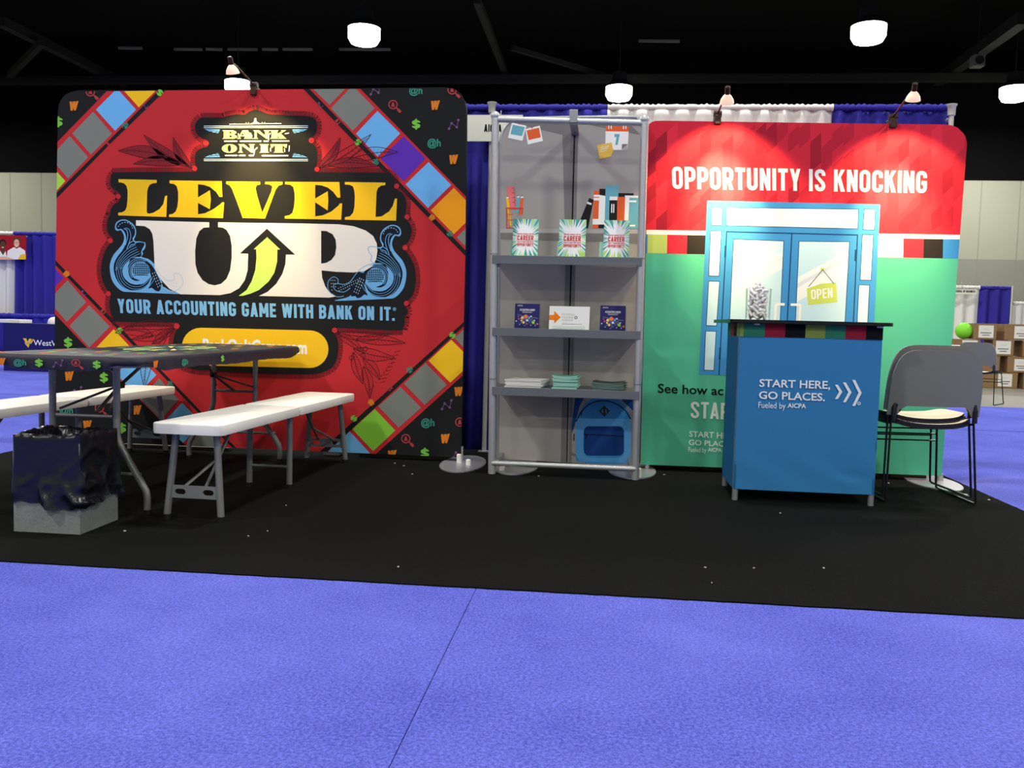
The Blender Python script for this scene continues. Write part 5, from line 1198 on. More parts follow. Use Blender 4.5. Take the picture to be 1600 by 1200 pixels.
# ------------------------------------------------------------------ stacking chairs
def chair(label, group, loc_, rz, dz=0):
    t = thing('stacking_chair', loc_, label, 'chair', group, rz)
    for s in (-1, 1):                       # sled rods
        pts = [(s * .212, -.17, .62), (s * .218, -.19, .45), (s * .236, -.222, .06), (s * .238, -.226, .012)]
        run = [(s * .238, -.20, .007), (s * .236, .225, .007), (s * .234, .243, .014), (s * .228, .236, .05), (s * .20, .20, .385), (s * .198, .19, .412), (s * .2, .1, .42), (s * .21, -.13, .42), (s * .214, -.185, .43)]
        M().tube(pts + run, .0062, 'chair_rod', 8).build('leg', t)
    M().tube([(-.206, .212, .33), (.206, .212, .33)], .0045, 'chair_rod', 8).build('stretcher', t)
    M().tube([(-.210, .217, .29), (.210, .217, .29)], .0045, 'chair_rod', 8).build('stretcher', t)
    # seat: dished shell with a pale top pad
    q = M(); n = 14; vs, fs = [], []
    for lev in (0, 1):
        for j in range(n + 1):
            for i in range(n + 1):
                u, v_ = 2 * i / n - 1, 2 * j / n - 1
                m_ = (abs(u) ** 5 + abs(v_) ** 5) ** .2 or 1e-6; k_ = max(abs(u), abs(v_)) / m_
                x, y = u * k_ * .222, v_ * k_ * .215 + .005
                zz = .432 - .022 * (1 - u * u) * (1 - max(v_, -.4) ** 2) - (.018 * max(v_, 0) ** 3) + .012 * abs(u) ** 3
                vs.append((x, y, zz + (.014 if lev else 0)))
    w_ = n + 1; N = w_ * w_
    for j in range(n):
        for i in range(n):
            a = j * w_ + i; fs.append((N + a, N + a + 1, N + a + w_ + 1, N + a + w_)); fs.append((a, a + w_, a + w_ + 1, a + 1))
    rim = [i for i in range(w_)] + [j * w_ + n for j in range(1, w_)] + [n * w_ + i for i in range(n - 1, -1, -1)] + [j * w_ for j in range(n - 1, 0, -1)]
    q.add(vs, fs, 'chair_seat'); q.add(vs, [(rim[i], rim[(i + 1) % len(rim)], rim[(i + 1) % len(rim)] + N, rim[i] + N) for i in range(len(rim))], 'chair_edge')
    q.build('seat', t)
    q = M(); vs2 = [(v[0] * 1.03, v[1] * 1.03, v[2] - .012) for v in vs[:N]] + [(v[0] * 1.03, v[1] * 1.03, v[2] - .001) for v in vs[:N]]
    q.add(vs2, fs, 'chair_edge'); q.add(vs2, [(rim[i], rim[(i + 1) % len(rim)], rim[(i + 1) % len(rim)] + N, rim[i] + N) for i in range(len(rim))], 'chair_edge'); q.build('seat_shell', t)
    # backrest shell
    q = M(); nc, nr = 36, 14; vs, fs = [], []
    def bot(u): return .472 if abs(u) > .8 else .472 + .052 * (1 - (max(abs(u) - .62, 0) / .18) ** 2 if abs(u) > .62 else 1)
    def topz(u): return .49 + .335 * (1 - abs(u) ** 6.5) ** (1 / 2.7) if abs(u) < .9999 else .50
    for lev in (0, 1):
        for i in range(nc + 1):
            u = -cos(pi * i / nc); zb_, zt_2 = bot(u), max(topz(u), bot(u) + .01)
            for j in range(nr + 1):
                zz = zb_ + (zt_2 - zb_) * j / nr
                x = u * (.243 + .006 * (zz - .5))
                y = -.195 - .045 * (1 - u * u) - .16 * (zz - .46) + .10 * (zz - .46) ** 2 + (.012 if lev else 0) * (1)
                vs.append((x, y, zz))
    w_ = nr + 1; N = (nc + 1) * w_
    for i in range(nc):
        for j in range(nr):
            a = i * w_ + j; fs.append((a, a + w_, a + w_ + 1, a + 1)); fs.append((N + a, N + a + 1, N + a + w_ + 1, N + a + w_))
    q.add(vs, fs, 'chair_plastic')
    rim = [j for j in range(w_)] + [i * w_ + nr for i in range(1, nc + 1)] + [nc * w_ + j for j in range(nr - 1, -1, -1)] + [i * w_ for i in range(nc - 1, 0, -1)]
    q.add(vs, [(rim[i], rim[(i + 1) % len(rim)], rim[(i + 1) % len(rim)] + N, rim[i] + N) for i in range(len(rim))], 'chair_rim')
    BK = q.build('backrest', t, smooth=50)
    for s in (-1, 1):
        M().tube([(s * .215, -.208, .44), (s * .213, -.214, .5), (s * .205, -.2, .56)], .014, 'chair_edge', 8).build('back_socket', t)
        M().sphere((s * .198, -.252, .502), .006, 'foot_black', 8).build('screw', BK)
    return t
ca = chair('grey chair with its whole back in view, lower of the pair beside the counter', 'nested chairs beside the counter', (1.752, 5.135, FZ), R(4))
cb = chair('upper grey chair of the nested pair beside the counter, mostly hidden behind its twin', 'nested chairs beside the counter', (1.738, 5.170, FZ + .026), R(5.5))
g = floor_at(1564, 632); 
cc_ = chair('grey stacking chair standing alone on the bare floor far behind, near the brown boxes', None, (g.x - .26, g.y + .05, 0), R(-38))

# ------------------------------------------------------------------ folding table with fitted cover
TBs = V((-2.295, 4.53, FZ))
tb = thing('folding_table', TBs, 'folding table under a dark icon-printed stretch cover, in front of the red backdrop', 'table')
hw, hl, ztop, rc = .372, 1.04, .742 - FZ, .14
out = []
for cx, cy, a0 in ((hw - rc, -hl + rc, -90), (hw - rc, hl - rc, 0), (-hw + rc, hl - rc, 90), (-hw + rc, -hl + rc, 180)):
    for i in range(7):
        a = R(a0 + 90 * i / 6); out.append((cx + rc * cos(a), cy + rc * sin(a)))
dense = []
for i in range(len(out)):
    a, b = out[i], out[(i + 1) % len(out)]; l = math.hypot(b[0] - a[0], b[1] - a[1]); k_ = max(int(l / .018), 1)
    for j in range(k_): dense.append((a[0] + (b[0] - a[0]) * j / k_, a[1] + (b[1] - a[1]) * j / k_))
M().slab([(x * .985, y * .985, ztop - .012) for x, y in out], (0, 0, -.035), 'leg_grey').build('tabletop', tb)
q = M(); nd = len(dense); vs, fs = [], []
def cring(k_, zf, wr):
    for i, (x, y) in enumerate(dense):
        p = i / nd * 2 * pi
        corner = max(abs(x) - (hw - .2), 0) / .2 * max(abs(y) - (hl - .25), 0) / .25
        pull = .030 * min(corner * 1.6, 1)
        wig = wr * (.006 * sin(i * 1.9) + .004 * sin(i * .77 + 1)) * (.3 + corner * 2)
        sc_ = 1 + (k_ - 1) + wig
        vs.append((x * sc_, y * (1 + (sc_ - 1) * hw / hl), ztop + zf * (1 + (.55 if zf < -.03 else 0) * (-min(corner * 1.5, .8) + .1 * sin(i * .13))) + wr * .0015 * sin(i * .9)))
for k_, zf, wr in ((.90, .002, 0), (.98, 0, 0), (1.0, -.006, .2), (1.006, -.02, .7), (1.008, -.042, 1), (1.0, -.062, 1), (.96, -.064, .8), (.88, -.05, 0)): cring(k_, zf, wr)
for r_ in range(7):
    for i in range(nd): fs.append((r_ * nd + i, r_ * nd + (i + 1) % nd, (r_ + 1) * nd + (i + 1) % nd, (r_ + 1) * nd + i))
fs.append(tuple(range(nd - 1, -1, -1)))
q.add(vs, fs, 'cover_fabric')
# pattern: icons scattered over top and skirt
pt = Print(lambda x, y: V((x, y, ztop + .0025)), (0, 0, 1), q); rn = random.Random(3); pt.lay = .0003
kinds = ['W', '$', '@', 'A', 'Z', '$', 'W']
for i in range(7):
    for j in range(15):
        x, y = -.31 + i * .1 + (.05 if j % 2 else 0), -.93 + j * .132
        if abs(x) < .33 and not (abs(x) < .2 and abs(y) < .45):
            T0 = Print(lambda a, b, x=x, y=y: V((x + a * .0036, y - b * .0036, ztop + .0025)), (0, 0, 1), q); T0.lay = .0002
            icon(T0, kinds[(i * 3 + j * 2) % 7], 0, 0, 1)
for i in range(28):
    a = 2 * pi * i / 28; pt.poly([(.05 * cos(a), .1 * sin(a)), (.17 * cos(a - .07), .4 * sin(a - .07)), (.17 * cos(a + .07), .4 * sin(a + .07))], 'cream_green' if i % 2 else 'icon_teal', 1)
for i in range(6):
    x = -.22 + i * .085
    T0 = Print(lambda a, b, x=x: V((x + a * .0027, -hl * 1.0085 - .004, ztop - .033 - b * .0021)), (0, -1, 0), q); T0.lay = .0004
    icon(T0, ['W', '@', '$', 'Z', 'A', '$'][i], 0, 0, 1)
for i in (0, 2, 5):
    y = -.9 + i * .135
    T0 = Print(lambda a, b, y=y: V((hw * 1.01 + .004, y + a * .0030, ztop - .033 - b * .0021)), (1, 0, 0), q); T0.lay = .0004
    icon(T0, kinds[i % 7], 0, 0, 1)
q.build('fitted_cover', tb, recalc=False, smooth=70)
lz = ztop - .05
for yy, sg_ in ((3.81 - TBs.y, 1), (5.38 - TBs.y, -1)):
    cxl = -2.35 - TBs.x if sg_ > 0 else -2.315 - TBs.x
    for s in (-1, 1):
        xt, xf = cxl + s * (.155 if sg_ > 0 else .137), cxl + s * .30
        pts = smooth([(xt, 0), (xt, .0), (xt + s * .002, lz - .34), (xt + s * .03, lz - .41), (xf - s * .03, .13), (xf, .08), (xf, .0)][1:], 5)
        pts = [(xt, yy, lz), (xt, yy, .36), (xt + s * .008, yy, .33), (xt + s * .03, yy, .285), (xf - s * .03, yy, .145), (xf - s * .006, yy, .105), (xf, yy, .075), (xf, yy, .018)]
        LEG = M().tube(pts, .0155, 'leg_grey', 12).build('leg', tb)
        M().cyl((xf, yy, 0), (xf, yy, .02), .017, 'foot_black', 12).build('foot_cap', LEG)
    M().tube([(cxl - .137, yy, .44), (cxl + .137, yy, .44)], .009, 'leg_grey', 8).build('crossbar', tb)
    M().tube([(cxl - .137, yy, lz - .02), (cxl + .137, yy, lz - .02)], .012, 'leg_grey', 8).build('crossbar', tb)
    M().tube([(cxl - .27, yy, .10 + .08), (cxl + .27, yy, .10 + .08)], .008, 'leg_grey', 8).build('crossbar', tb)
    mid = V((cxl, yy + sg_ * .30, .56))
    M().tube([(cxl + .03, yy + sg_ * .52, lz), mid, (cxl + .02, yy + sg_ * .06, .45)], .0085, 'dark_steel', 8).build('folding_brace', tb)
    M().tube([mid, (cxl - .12, yy, .47)], .006, 'dark_steel', 8).build('folding_brace', tb)
    M().tube([mid, (cxl + .12, yy, .47)], .006, 'dark_steel', 8).build('folding_brace', tb)
    M().box((mid.x - .015, mid.y - .02, mid.z - .015), (mid.x + .015, mid.y + .02, mid.z + .015), 'foot_black').build('brace_lock', tb, bevel=.004)

# ------------------------------------------------------------------ folding benches
def bench(label, loc_, rz):
    t = thing('folding_bench', loc_, label, 'bench', 'white folding benches', rz)
    W, Lh, zt_b, th = .165, .925, .452 - FZ, .047
    for s, nm in ((-1, 0), (1, 1)):
        y0, y1 = (-Lh, -.0015) if s < 0 else (.0015, Lh)
        q = M(); lo = rrect(-W, y0, W, y1, .03, 4)
        rings = [(.985, -th), (1, -th + .012), (1, -.008), (.992, -.002), (.975, 0)]
        vs, fs = [], []; n = len(lo); cx, cy = 0, (y0 + y1) / 2
        for k_, zz in rings:
            for x, y in lo: vs.append((cx + (x - cx) * (1 - (1 - k_)), y + (cy - y) * (1 - k_) * .25, zt_b + zz))
        for r_ in range(4):
            for i in range(n): fs.append((r_ * n + i, r_ * n + (i + 1) % n, (r_ + 1) * n + (i + 1) % n, (r_ + 1) * n + i))
        fs.append(tuple(range(n - 1, -1, -1))); fs.append(tuple(4 * n + i for i in range(n)))
        q.add(vs, fs, 'bench_white')
        q.build('seat_half', t, smooth=40)
    for s in (-1, 1):
        ye_ = s * (Lh - .095)
        for sx in (-1, 1):
            a = V((sx * .095, ye_, zt_b - th)); b = V((sx * .128, s * (Lh - .07), .012))
            LEG = M().tube([a, b], .0155, 'leg_grey', 12).build('leg', t); M().cyl(b - V((0, 0, .012)), b + V((0, 0, .012)), .0172, 'foot_black', 12).build('foot_cap', LEG)
        pa = V((0, ye_, zt_b - th)).lerp(V((0, s * (Lh - .07), .012)), .70); d = V((0, s * .02, -.38)).normalized()
        # cross plate with two oval holes
        q = M(); hp, wp = .028, .118
        loops = [[(-wp, -hp), (wp, -hp), (wp, hp), (-wp, hp)]] + [[(x + .018 * cos(a) + (.008 if cos(a) > 0 else -.008), .013 * sin(a)) for a in [2 * pi * i / 14 for i in range(14)]] for x in (-.066, .066)]
        flat = [p for l in loops for p in l]; tri = tessellate_polygon([[V((x, y, 0)) for x, y in l] for l in loops])
        to3 = lambda p, off: pa + V((p[0], 0, 0)) - d * p[1] + V((0, s * off, 0))
        vs = [to3(p, .006) for p in flat] + [to3(p, -.002) for p in flat]; nf = len(flat)
        fs = [tuple(x) for x in tri] + [tuple(i + nf for i in reversed(x)) for x in tri]; o_ = 0
        for l in loops:
            k_ = len(l); fs += [(o_ + i, o_ + (i + 1) % k_, o_ + (i + 1) % k_ + nf, o_ + i + nf) for i in range(k_)]; o_ += k_
        q.add(vs, fs, 'leg_grey').build('cross_plate', t, smooth=30)
        mid = V((.0, s * .62, .245))
        M().tube([pa + V((-.05, 0, .02)), mid], .007, 'leg_grey', 8).build('folding_brace', t); M().tube([pa + V((.05, 0, .02)), mid], .007, 'leg_grey', 8).build('folding_brace', t)
        M().tube([mid, (.0, s * .46, zt_b - th)], .009, 'leg_grey', 8).build('folding_brace', t)
    ym = -.03
    for sx in (-1, 1):
        LEG = M().tube([(sx * .112, ym, zt_b - th), (sx * .112, ym, .012)], .0155, 'leg_grey', 12).build('leg', t); M().cyl((sx * .112, ym, 0), (sx * .112, ym, .022), .0172, 'foot_black', 12).build('foot_cap', LEG)
    M().tube([(-.112, ym, .115), (.112, ym, .115)], .008, 'leg_grey', 8).build('crossbar', t)
    return t
b1 = bench('white folding bench standing clear on the right side of the table', (-1.762, 4.585, FZ), R(-1.9))
b2 = copy_tree(b1); b2.location = (-3.0, 4.66, FZ); b2.rotation_euler.z = R(-2.4); b2['label'] = 'white folding bench on the left side of the table, running off the picture'

# ------------------------------------------------------------------ waste bin with a black bag
BX0, BX1, BY0, BY1 = -2.405, -2.115, 3.39, 3.675
bc = V(((BX0 + BX1) / 2, (BY0 + BY1) / 2, FZ))
bn = thing('waste_bin', bc, 'square speckled grey waste bin lined with a shiny black bag, in front of the table', 'waste bin')
hx, hy = (BX1 - BX0) / 2, (BY1 - BY0) / 2
q = M(); sq = ((-1, -1), (1, -1), (1, 1), (-1, 1)); vs = []
for ins, z in ((0, 0), (0, .375), (.008, .375), (.008, .01)): vs += [(a * (hx - ins), b * (hy - ins), z) for a, b in sq]
q.add(vs, [(r_ * 4 + i, r_ * 4 + (i + 1) % 4, r_ * 4 + 4 + (i + 1) % 4, r_ * 4 + 4 + i) for r_ in range(3) for i in range(4)] + [(3, 2, 1, 0), (12, 13, 14, 15)], 'bin_shell')
q.build('bin_box', bn, smooth=0)
q = M(); lo = rrect(-hx, -hy, hx, hy, .006, 1); dl = []
for i in range(len(lo)):
    a, b = lo[i], lo[(i + 1) % len(lo)]; k_ = max(int(math.hypot(b[0] - a[0], b[1] - a[1]) / .008), 1)
    for j in range(k_): dl.append((a[0] + (b[0] - a[0]) * j / k_, a[1] + (b[1] - a[1]) * j / k_))
nd = len(dl); rn = random.Random(9); ph = [rn.uniform(0, 6) for _ in range(8)]
vs, fs = [], []; NR = 26
def hemz(i):       # ragged lower edge of the bag, hanging lowest at the front corner
    x, y = dl[i]; return .128 - .012 * (x / hx + 1) * (1 if y < -hy * .9 else .2) + .008 * sin(i * .21 + ph[0]) + .005 * sin(i * .57 + ph[1])
for r_ in range(NR + 1):
    f = r_ / NR
    for i, (x, y) in enumerate(dl):
        z0_ = hemz(i); z = z0_ + (.392 - z0_) * f
        p_ = V((x, y, z)); side = 1 if x > hx * .97 else 0
        low = (1 - f) ** 2.4 * (1.5 if x > -.02 else .8); cr = 1 - abs(noise.noise(p_ * 11 + V((3, 0, 0)))) * 1.6
        puff = .0035 + .0022 * noise.noise(p_ * 5) + (.030 * low + .009 * side) * max(cr - .35, 0) ** 1.5 + .006 * low + .005 * low * abs(noise.noise(p_ * 28)) + .0007 * noise.noise(p_ * 40)
        puff = max(puff, .002)
        n_ = math.hypot(x, y); ox, oy = (x / hx, y / hy); l_ = max(abs(ox), abs(oy))
        px_, py_ = (math.copysign(1, ox) if abs(ox) > .985 else 0), (math.copysign(1, oy) if abs(oy) > .985 else 0)
        vs.append((x + px_ * puff, y + py_ * puff, z))
for lvl, (ins, dz) in enumerate(((.002, .402), (-.012, .407), (-.03, .396), (-.036, .30), (-.04, .16), (-.05, .06))):
    for i, (x, y) in enumerate(dl):
        wv = .006 * sin(i * .41 + lvl) + .004 * sin(i * 1.1 + 2 * lvl); s2_ = 1 + ins / hx + (wv * .8 if lvl > 1 else 0) / hx
        vs.append((x * s2_, y * s2_, dz + wv * (.5 if lvl < 3 else .5) + .010 * (sin(i * .045 + 1) ** 4)))
R_ = NR + 1 + 6
for r_ in range(R_ - 1):
    for i in range(nd): fs.append((r_ * nd + i, r_ * nd + (i + 1) % nd, (r_ + 1) * nd + (i + 1) % nd, (r_ + 1) * nd + i))
fs.append(tuple((R_ - 1) * nd + i for i in range(nd)))
q.add(vs, fs, 'bin_bag').build('bin_bag', bn, smooth=60, recalc=False)

# ------------------------------------------------------------------ clip-on lamps over the backdrops
def clip_lamp(clamp, head, label, aim, power, beam):
    c = wall_at(clamp[0], clamp[1], PY); h = wall_at(head[0], head[1], PY - .36)
    t = thing('clip_lamp', c, label, 'lamp', 'clip-on lamps over the backdrops')
    H = h - c
    M().box((-.02, -.022, -.035), (.02, .07, .022), 'lamp_bronze').build('clamp', t, bevel=.005)
    M().cyl((-.024, .0, .03), (.024, .0, .03), .02, 'lamp_bronze', 14).build('pivot', t)
    M().tube([(0, 0, .03), (H.x * .75, H.y * .8, H.z * .75 + .05), (H.x * .96, H.y * .97, H.z + .045)], .0055, 'lamp_bronze', 8).build('arm', t)
    ax = (V(aim) - h); ax.normalize(); up = -ax
    SH = M().lathe([(.012, .036), (.014, .032), (.024, .022), (.036, .002), (.041, -.018), (.038, -.018), (.033, .001), (.016, .018)], H, 'lamp_reflector', 24, up).build('shade', t)
    M().lathe([(.013, .034), (.015, .038), (.015, .075), (.011, .08)], H, 'lamp_bronze', 14, up).build('socket', t)
    M().sphere(H + ax * .004, .013, 'lamp_glow', 12).build('bulb', SH)
    for nm, pw, sz, bl in (('clip_light', power, 96, .3), ('clip_beam', power * beam, 52, 1.0)):      # wide spill and the reflector's hot beam
        d = bpy.data.lights.new(nm, 'SPOT'); d.energy = pw; d.color = (1, .72, .27); d.spot_size = R(sz); d.spot_blend = bl; d.shadow_soft_size = .03
        o = bpy.data.objects.new(nm, d); COL.objects.link(o); o.parent = t; o.location = H + ax * .03
        o.rotation_euler = ax.to_track_quat('-Z', 'Y').to_euler()
    return t
clip_lamp((1121, 186), (1136, 156), 'small lit clip-on lamp over the left half of the red and mint backdrop', wall_at(1127, 305, PY), CLIP_LAMP_POWER, 6.5)
clip_lamp((1395, 191), (1427, 152), 'small lit clip-on lamp over the right half of the red and mint backdrop', wall_at(1400, 350, PY), CLIP_LAMP_POWER, 5.0)
clip_lamp((397, 141), (363, 110), 'small lit clip-on lamp over the top of the red game backdrop', wall_at(402, 320, PY), CLIP_LAMP_POWER, 3.6)

# ------------------------------------------------------------------ far booth on the left
LY = 17.0
X = lambda px, Y: wall_at(px, 450, Y).x
Z = lambda px, py, Y: wall_at(px, py, Y).z
zl = Z(45, 362, LY)
drape('drape', X(-60, LY), X(22.5, LY), LY, .05, zl, 'drape_white', 'white drape at the far left edge, behind the red photo banner', 'drapes of the far left booth', wave=.22, amp=.05, head=.07, seed=5)
drape('drape', X(22.8, LY), X(100, LY), LY, .05, zl, 'drape_blue', 'royal blue drape in the far left booth, between the white drape and the game backdrop', 'drapes of the far left booth', wave=.22, amp=.05, head=.07, seed=6)
drape('drape', X(-60, LY - .4), X(100, LY - .4), LY - .4, .05, Z(45, 490, LY - .4), 'drape_blue', 'low blue side drape behind the draped table at the far left', 'drapes of the far left booth', wave=.2, amp=.05, head=.09, seed=8)
BYn = LY - .16
a, b = wall_at(-45, 368, BYn), wall_at(41, 405.5, BYn); c0 = V(((a.x + b.x) / 2, BYn, b.z))
bt = thing('photo_banner', c0, 'red banner with a photograph of two smiling people, hung on the white drape far left', 'banner')
q = M().box((a.x, BYn, b.z), (b.x, BYn + .01, wall_at(41, 368, BYn).z), 'print_banner_red')
pr = Print(lambda x, y: wall_at(x, y, BYn), (0, -1, 0), q); zb4 = crop(0, 250, .3333)
pr.poly(zb4((62, 466), (30, 462), (36, 425), (66, 408), (78, 416), (92, 408), (118, 425), (121, 466)), 'shirt', 1); pr.poly(zb4((-30, 464), (0, 425), (12, 416), (26, 425), (32, 464)), 'shirt', 1)
pr.poly(zb4(*circle(13, 390, 16, 16, 19)), 'hair', 1.5); pr.poly(zb4(*circle(13, 398, 12, 16, 18)), 'skin_dark', 2); pr.poly(zb4((6, 408), (20, 408), (14, 413)), 'off_white', 3); pr.poly(zb4((0, 424), (8, 414), (20, 414), (28, 424), (14, 446)), 'skin_dark', 1.6)
pr.poly(zb4(*circle(79, 378, 18, 16, 15)), 'hair_brown', 1.5); pr.poly(zb4(*circle(78, 390, 13, 16, 19)), 'skin_light', 2); pr.poly(zb4((72, 402), (84, 402), (78, 407)), 'off_white', 3); pr.stroke(zb4((66, 388), (92, 387)), .5, 'text_black', 3); pr.poly(zb4((96, 444), (121, 440), (121, 466), (84, 466)), 'wv_gold', 2)
for cx_, r_ in ((8, 1.6), (18, 1.6)): pr.poly(zb4(*circle(cx_, 394, r_, 8)), 'hair', 3)
pr.poly(zb4((-20, 456), (20, 452), (60, 462), (60, 467), (-20, 467)), 'skin_light', 2.4)
shifted(q, c0).build('banner_sheet', bt, recalc=False, smooth=0)
M().tube([(-.6, .03, c0.z * 0 + (a.z - b.z)), ((b.x - c0.x), .03, (a.z - b.z))], .012, 'pole_white', 8).build('hanging_rod', bt)
TY = floor_at(35, 581).y
xa, xb = X(4, TY), X(150, TY); zt3 = Z(40, 505.5, TY)
c0 = V(((xa + xb) / 2, TY + .3, .008))
dt = thing('draped_table', c0, 'table under a navy cloth with a white and gold university name, far left booth', 'table')
q = M(); q.box((xa, TY, .01), (xb, TY + .7, zt3), 'skirt_navy')
pr = Print(lambda x, y: wall_at(x, y, TY), (0, -1, 0), q); pr.lay = .003
W_ = zb4((107, 836), (124, 836), (128, 848), (131, 850), (137, 838), (150, 838), (146, 848), (158, 838), (157, 846), (146, 862), (141, 862), (133, 880), (127, 872), (118, 862), (116, 846))
pr.poly(W_, 'wv_gold', 1)
pr.stroke(zb4((115, 848), (127, 864), (133, 852), (139, 864), (150, 845)), .7, 'tile_blue', 2)
plain_text(pr, 'WestVirginia', [(52.6, 531), (118, 533), (118, 541.5), (52.6, 539.5)], 'off_white', 1, .004)
shifted(q, c0).build('table_cloth', dt, recalc=False, smooth=0)
for x, y in ((xa + .1, .35), (xb - .1, .35)): M().box((x - c0.x - .03, -.2, .0), (x - c0.x + .03, .3, .006), 'leg_grey').build('leg', dt)
for xa_, xb_, hh, lab, m_ in ((4, 40, .055, 'flat white box lying on the navy draped table, far left', 'paper_white'), (72, 96, .06, 'white rounded bundle on the navy draped table beside the game backdrop', 'drape_white')):
    p0, p1 = X(xa_, TY + .3), X(xb_, TY + .3)
    if xa_ < 50: o = M().box((-(p1 - p0) / 2, -.15, 0), ((p1 - p0) / 2, .15, hh), m_).build('flat_box', None, ((p0 + p1) / 2, TY + .3, zt3), bevel=.006); tag(o, lab, 'box')
    else: o = M().lathe([((p1 - p0) / 2, 0), ((p1 - p0) / 2, .02), ((p1 - p0) * .44, .07), ((p1 - p0) * .3, .1), (.02, .11)], (0, 0, 0), m_, 20).build('white_bundle', None, ((p0 + p1) / 2, TY + .36, zt3)); tag(o, lab, 'bundle')

# ------------------------------------------------------------------ far booths on the right
RY = 26.5
zr = Z(1540, 446.5, RY)
drape('drape', X(1440, RY), X(1530.5, RY), RY, .02, zr, 'drape_white', 'white drape far right, with a small name sign at its top', 'drapes of the far right booths', wave=.3, amp=.06, head=.1, seed=11)
drape('drape', X(1530.8, RY), X(1582, RY), RY, .02, zr, 'drape_blue', 'dark blue drape far right, above the brown boxes', 'drapes of the far right booths', wave=.3, amp=.06, head=.1, seed=12)
drape('drape', X(1583.5, RY), X(1680, RY), RY, .02, Z(1590, 471, RY), 'drape_white', 'lower white drape cut by the right edge of the picture', 'drapes of the far right booths', wave=.3, amp=.06, head=.1, seed=13)
q = wall_at(1582.4, 446, RY - .1)
t = thing('drape_pole', (q.x, RY - .1, 0), 'thin pale pole between the far blue drape and the low white drape', 'pole')
M().cyl((0, 0, 0), (0, 0, q.z), .03, 'pole_white', 12).build('upright', t); M().box((-.2, -.2, 0), (.2, .2, .01), 'steel_disc').build('foot_plate', t)
SY = RY - .2
a, b = wall_at(1478, 451.5, SY), wall_at(1526, 460, SY); c0 = V(((a.x + b.x) / 2, SY, b.z))
t = thing('booth_sign', c0, 'small white name sign with black letters on the far right white drape', 'sign')
q = M().box((a.x, SY, b.z), (b.x, SY + .02, a.z), 'sign_card'); pr = Print(lambda x, y: wall_at(x, y, SY), (0, -1, 0), q); pr.lay = .004
letters(pr, 'SCHOOL OF BUSINESS', [(1492, 453.2), (1524, 453.8), (1524, 457.2), (1492, 456.6)], 'text_black', 1)
shifted(q, c0).build('card', t, recalc=False, smooth=0); M().box((-.02, .02, .3), (.02, .12, .34), 'alu').build('hook', t)
BY = 16.3
RH = .283
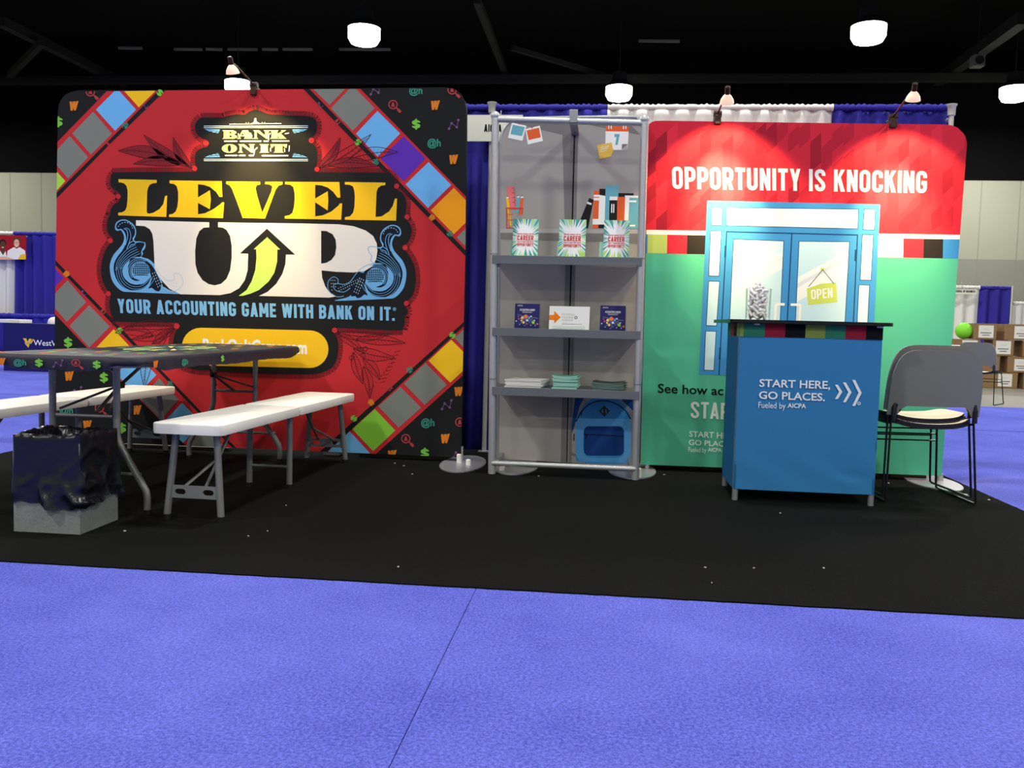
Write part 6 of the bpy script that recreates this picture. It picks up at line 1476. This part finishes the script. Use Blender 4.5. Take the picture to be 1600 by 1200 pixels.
def carton(x0, x1, row, lab, card=None):
    """brown carton in row 0 (floor) .. 3, left and right edges read off the photo; card = its paper sheet"""
    yy = 595 - row * 24.3; p0, p1 = wall_at(x0, yy, BY), wall_at(x1, yy, BY); w_, h_, z0 = p1.x - p0.x, RH - .006, row * RH
    t = thing('carton', ((p0.x + p1.x) / 2, BY, z0), lab, 'box', 'brown boxes stacked far right')
    M().box((-w_ / 2, 0, 0), (w_ / 2, .42, h_ - .012), 'cardboard').build('box_body', t, bevel=.006)
    M().box((-w_ / 2 - .001, -.003, h_ - .03), (w_ / 2 + .001, .423, h_), 'cardboard').build('lid_flap', t)
    if card:
        c0_, c1_ = wall_at(card[0], yy, BY), wall_at(card[1], yy, BY); org = t.location.copy(); zz0, zz1 = h_ * card[2], h_ * card[3]
        q = M().box((c0_.x - org.x, -.008, zz0), (c1_.x - org.x, -.003, zz1), 'paper_white')
        pr = Print(lambda u, v: V((c0_.x - org.x + (c1_.x - c0_.x) * u, -.008, zz0 + (zz1 - zz0) * v)), (0, -1, 0), q); pr.lay = .002
        for v, f_, th, c_ in ((.7, .2, .1, 'pale_text'), (.4, .36, .08, 'dark_text'), (.22, .24, .07, 'dark_text')):
            for i in range(7): pr.stroke([(.5 - f_ + i * f_ * 2 / 7, v), (.5 - f_ + (i + .72) * f_ * 2 / 7, v)], th, c_, 1)
        q.build('paper_sheet', t, recalc=False, smooth=0)
    return t
carton(1534, 1590, 0, 'brown box on the bottom row, its sheet behind the lone chair legs', (1559, 1581, .12, .92))
carton(1599, 1650, 0, 'brown box on the bottom row at the right edge of the picture')
carton(1506, 1532, 0, 'brown box on the bottom row at the left, behind the lone chair')
carton(1574, 1630, 1, 'brown box on the second row, cut by the picture edge', (1584.5, 1608, .12, .86))
carton(1522, 1562, 1, 'brown box on the second row behind the back of the lone chair')
carton(1551, 1584, 2, 'brown box on the third row with a white sheet, right of the lone chair', (1555.5, 1579, .12, .94))
carton(1598, 1640, 2, 'brown box on the third row at the right edge of the picture')
carton(1489, 1531, 2, 'brown box on the third row under the green ball', (1502.6, 1526.5, .2, .94))
carton(1521, 1557, 3, 'topmost left brown box, right beside the green ball', (1528.6, 1552, .1, .88))
carton(1569.5, 1612, 3, 'topmost right brown box at the picture edge', (1584.5, 1612, .1, .88))
gb = wall_at(1507, 521, BY + .12); 
t = tag(M().sphere((0, 0, 0), 12.2 / FPX * (BY + .1), 'ball_green', 24).build('ball', None, (gb.x, BY + .15, 3 * RH - .004 + 12.2 / FPX * (BY + .1)), smooth=60), 'bright green ball sitting on the brown boxes, far right', 'ball')
q0, q1 = wall_at(1519, 640, 13.2), wall_at(1536, 577, 13.2); q2 = floor_at(1526, 628)
c0 = V(((q0.x + q1.x) / 2, 14.0, 0))
t = thing('draped_table', c0, 'narrow blue draped table partly hidden behind the nested chairs, far right', 'table')
M().add([(-.45, -.25, 0), (.08, -.25, 0), (.16, .25, 0), (-.45, .25, 0), (-.45, -.25, .74), (.16, -.25, .74), (.16, .25, .74), (-.45, .25, .74)], [(0, 3, 2, 1), (4, 5, 6, 7), (0, 1, 5, 4), (1, 2, 6, 5), (2, 3, 7, 6), (3, 0, 4, 7)], 'skirt_navy').build('table_cloth', t)
M().box((-.46, -.27, .74), (.19, .27, .76), 'paper_white').build('tabletop', t, bevel=.004)
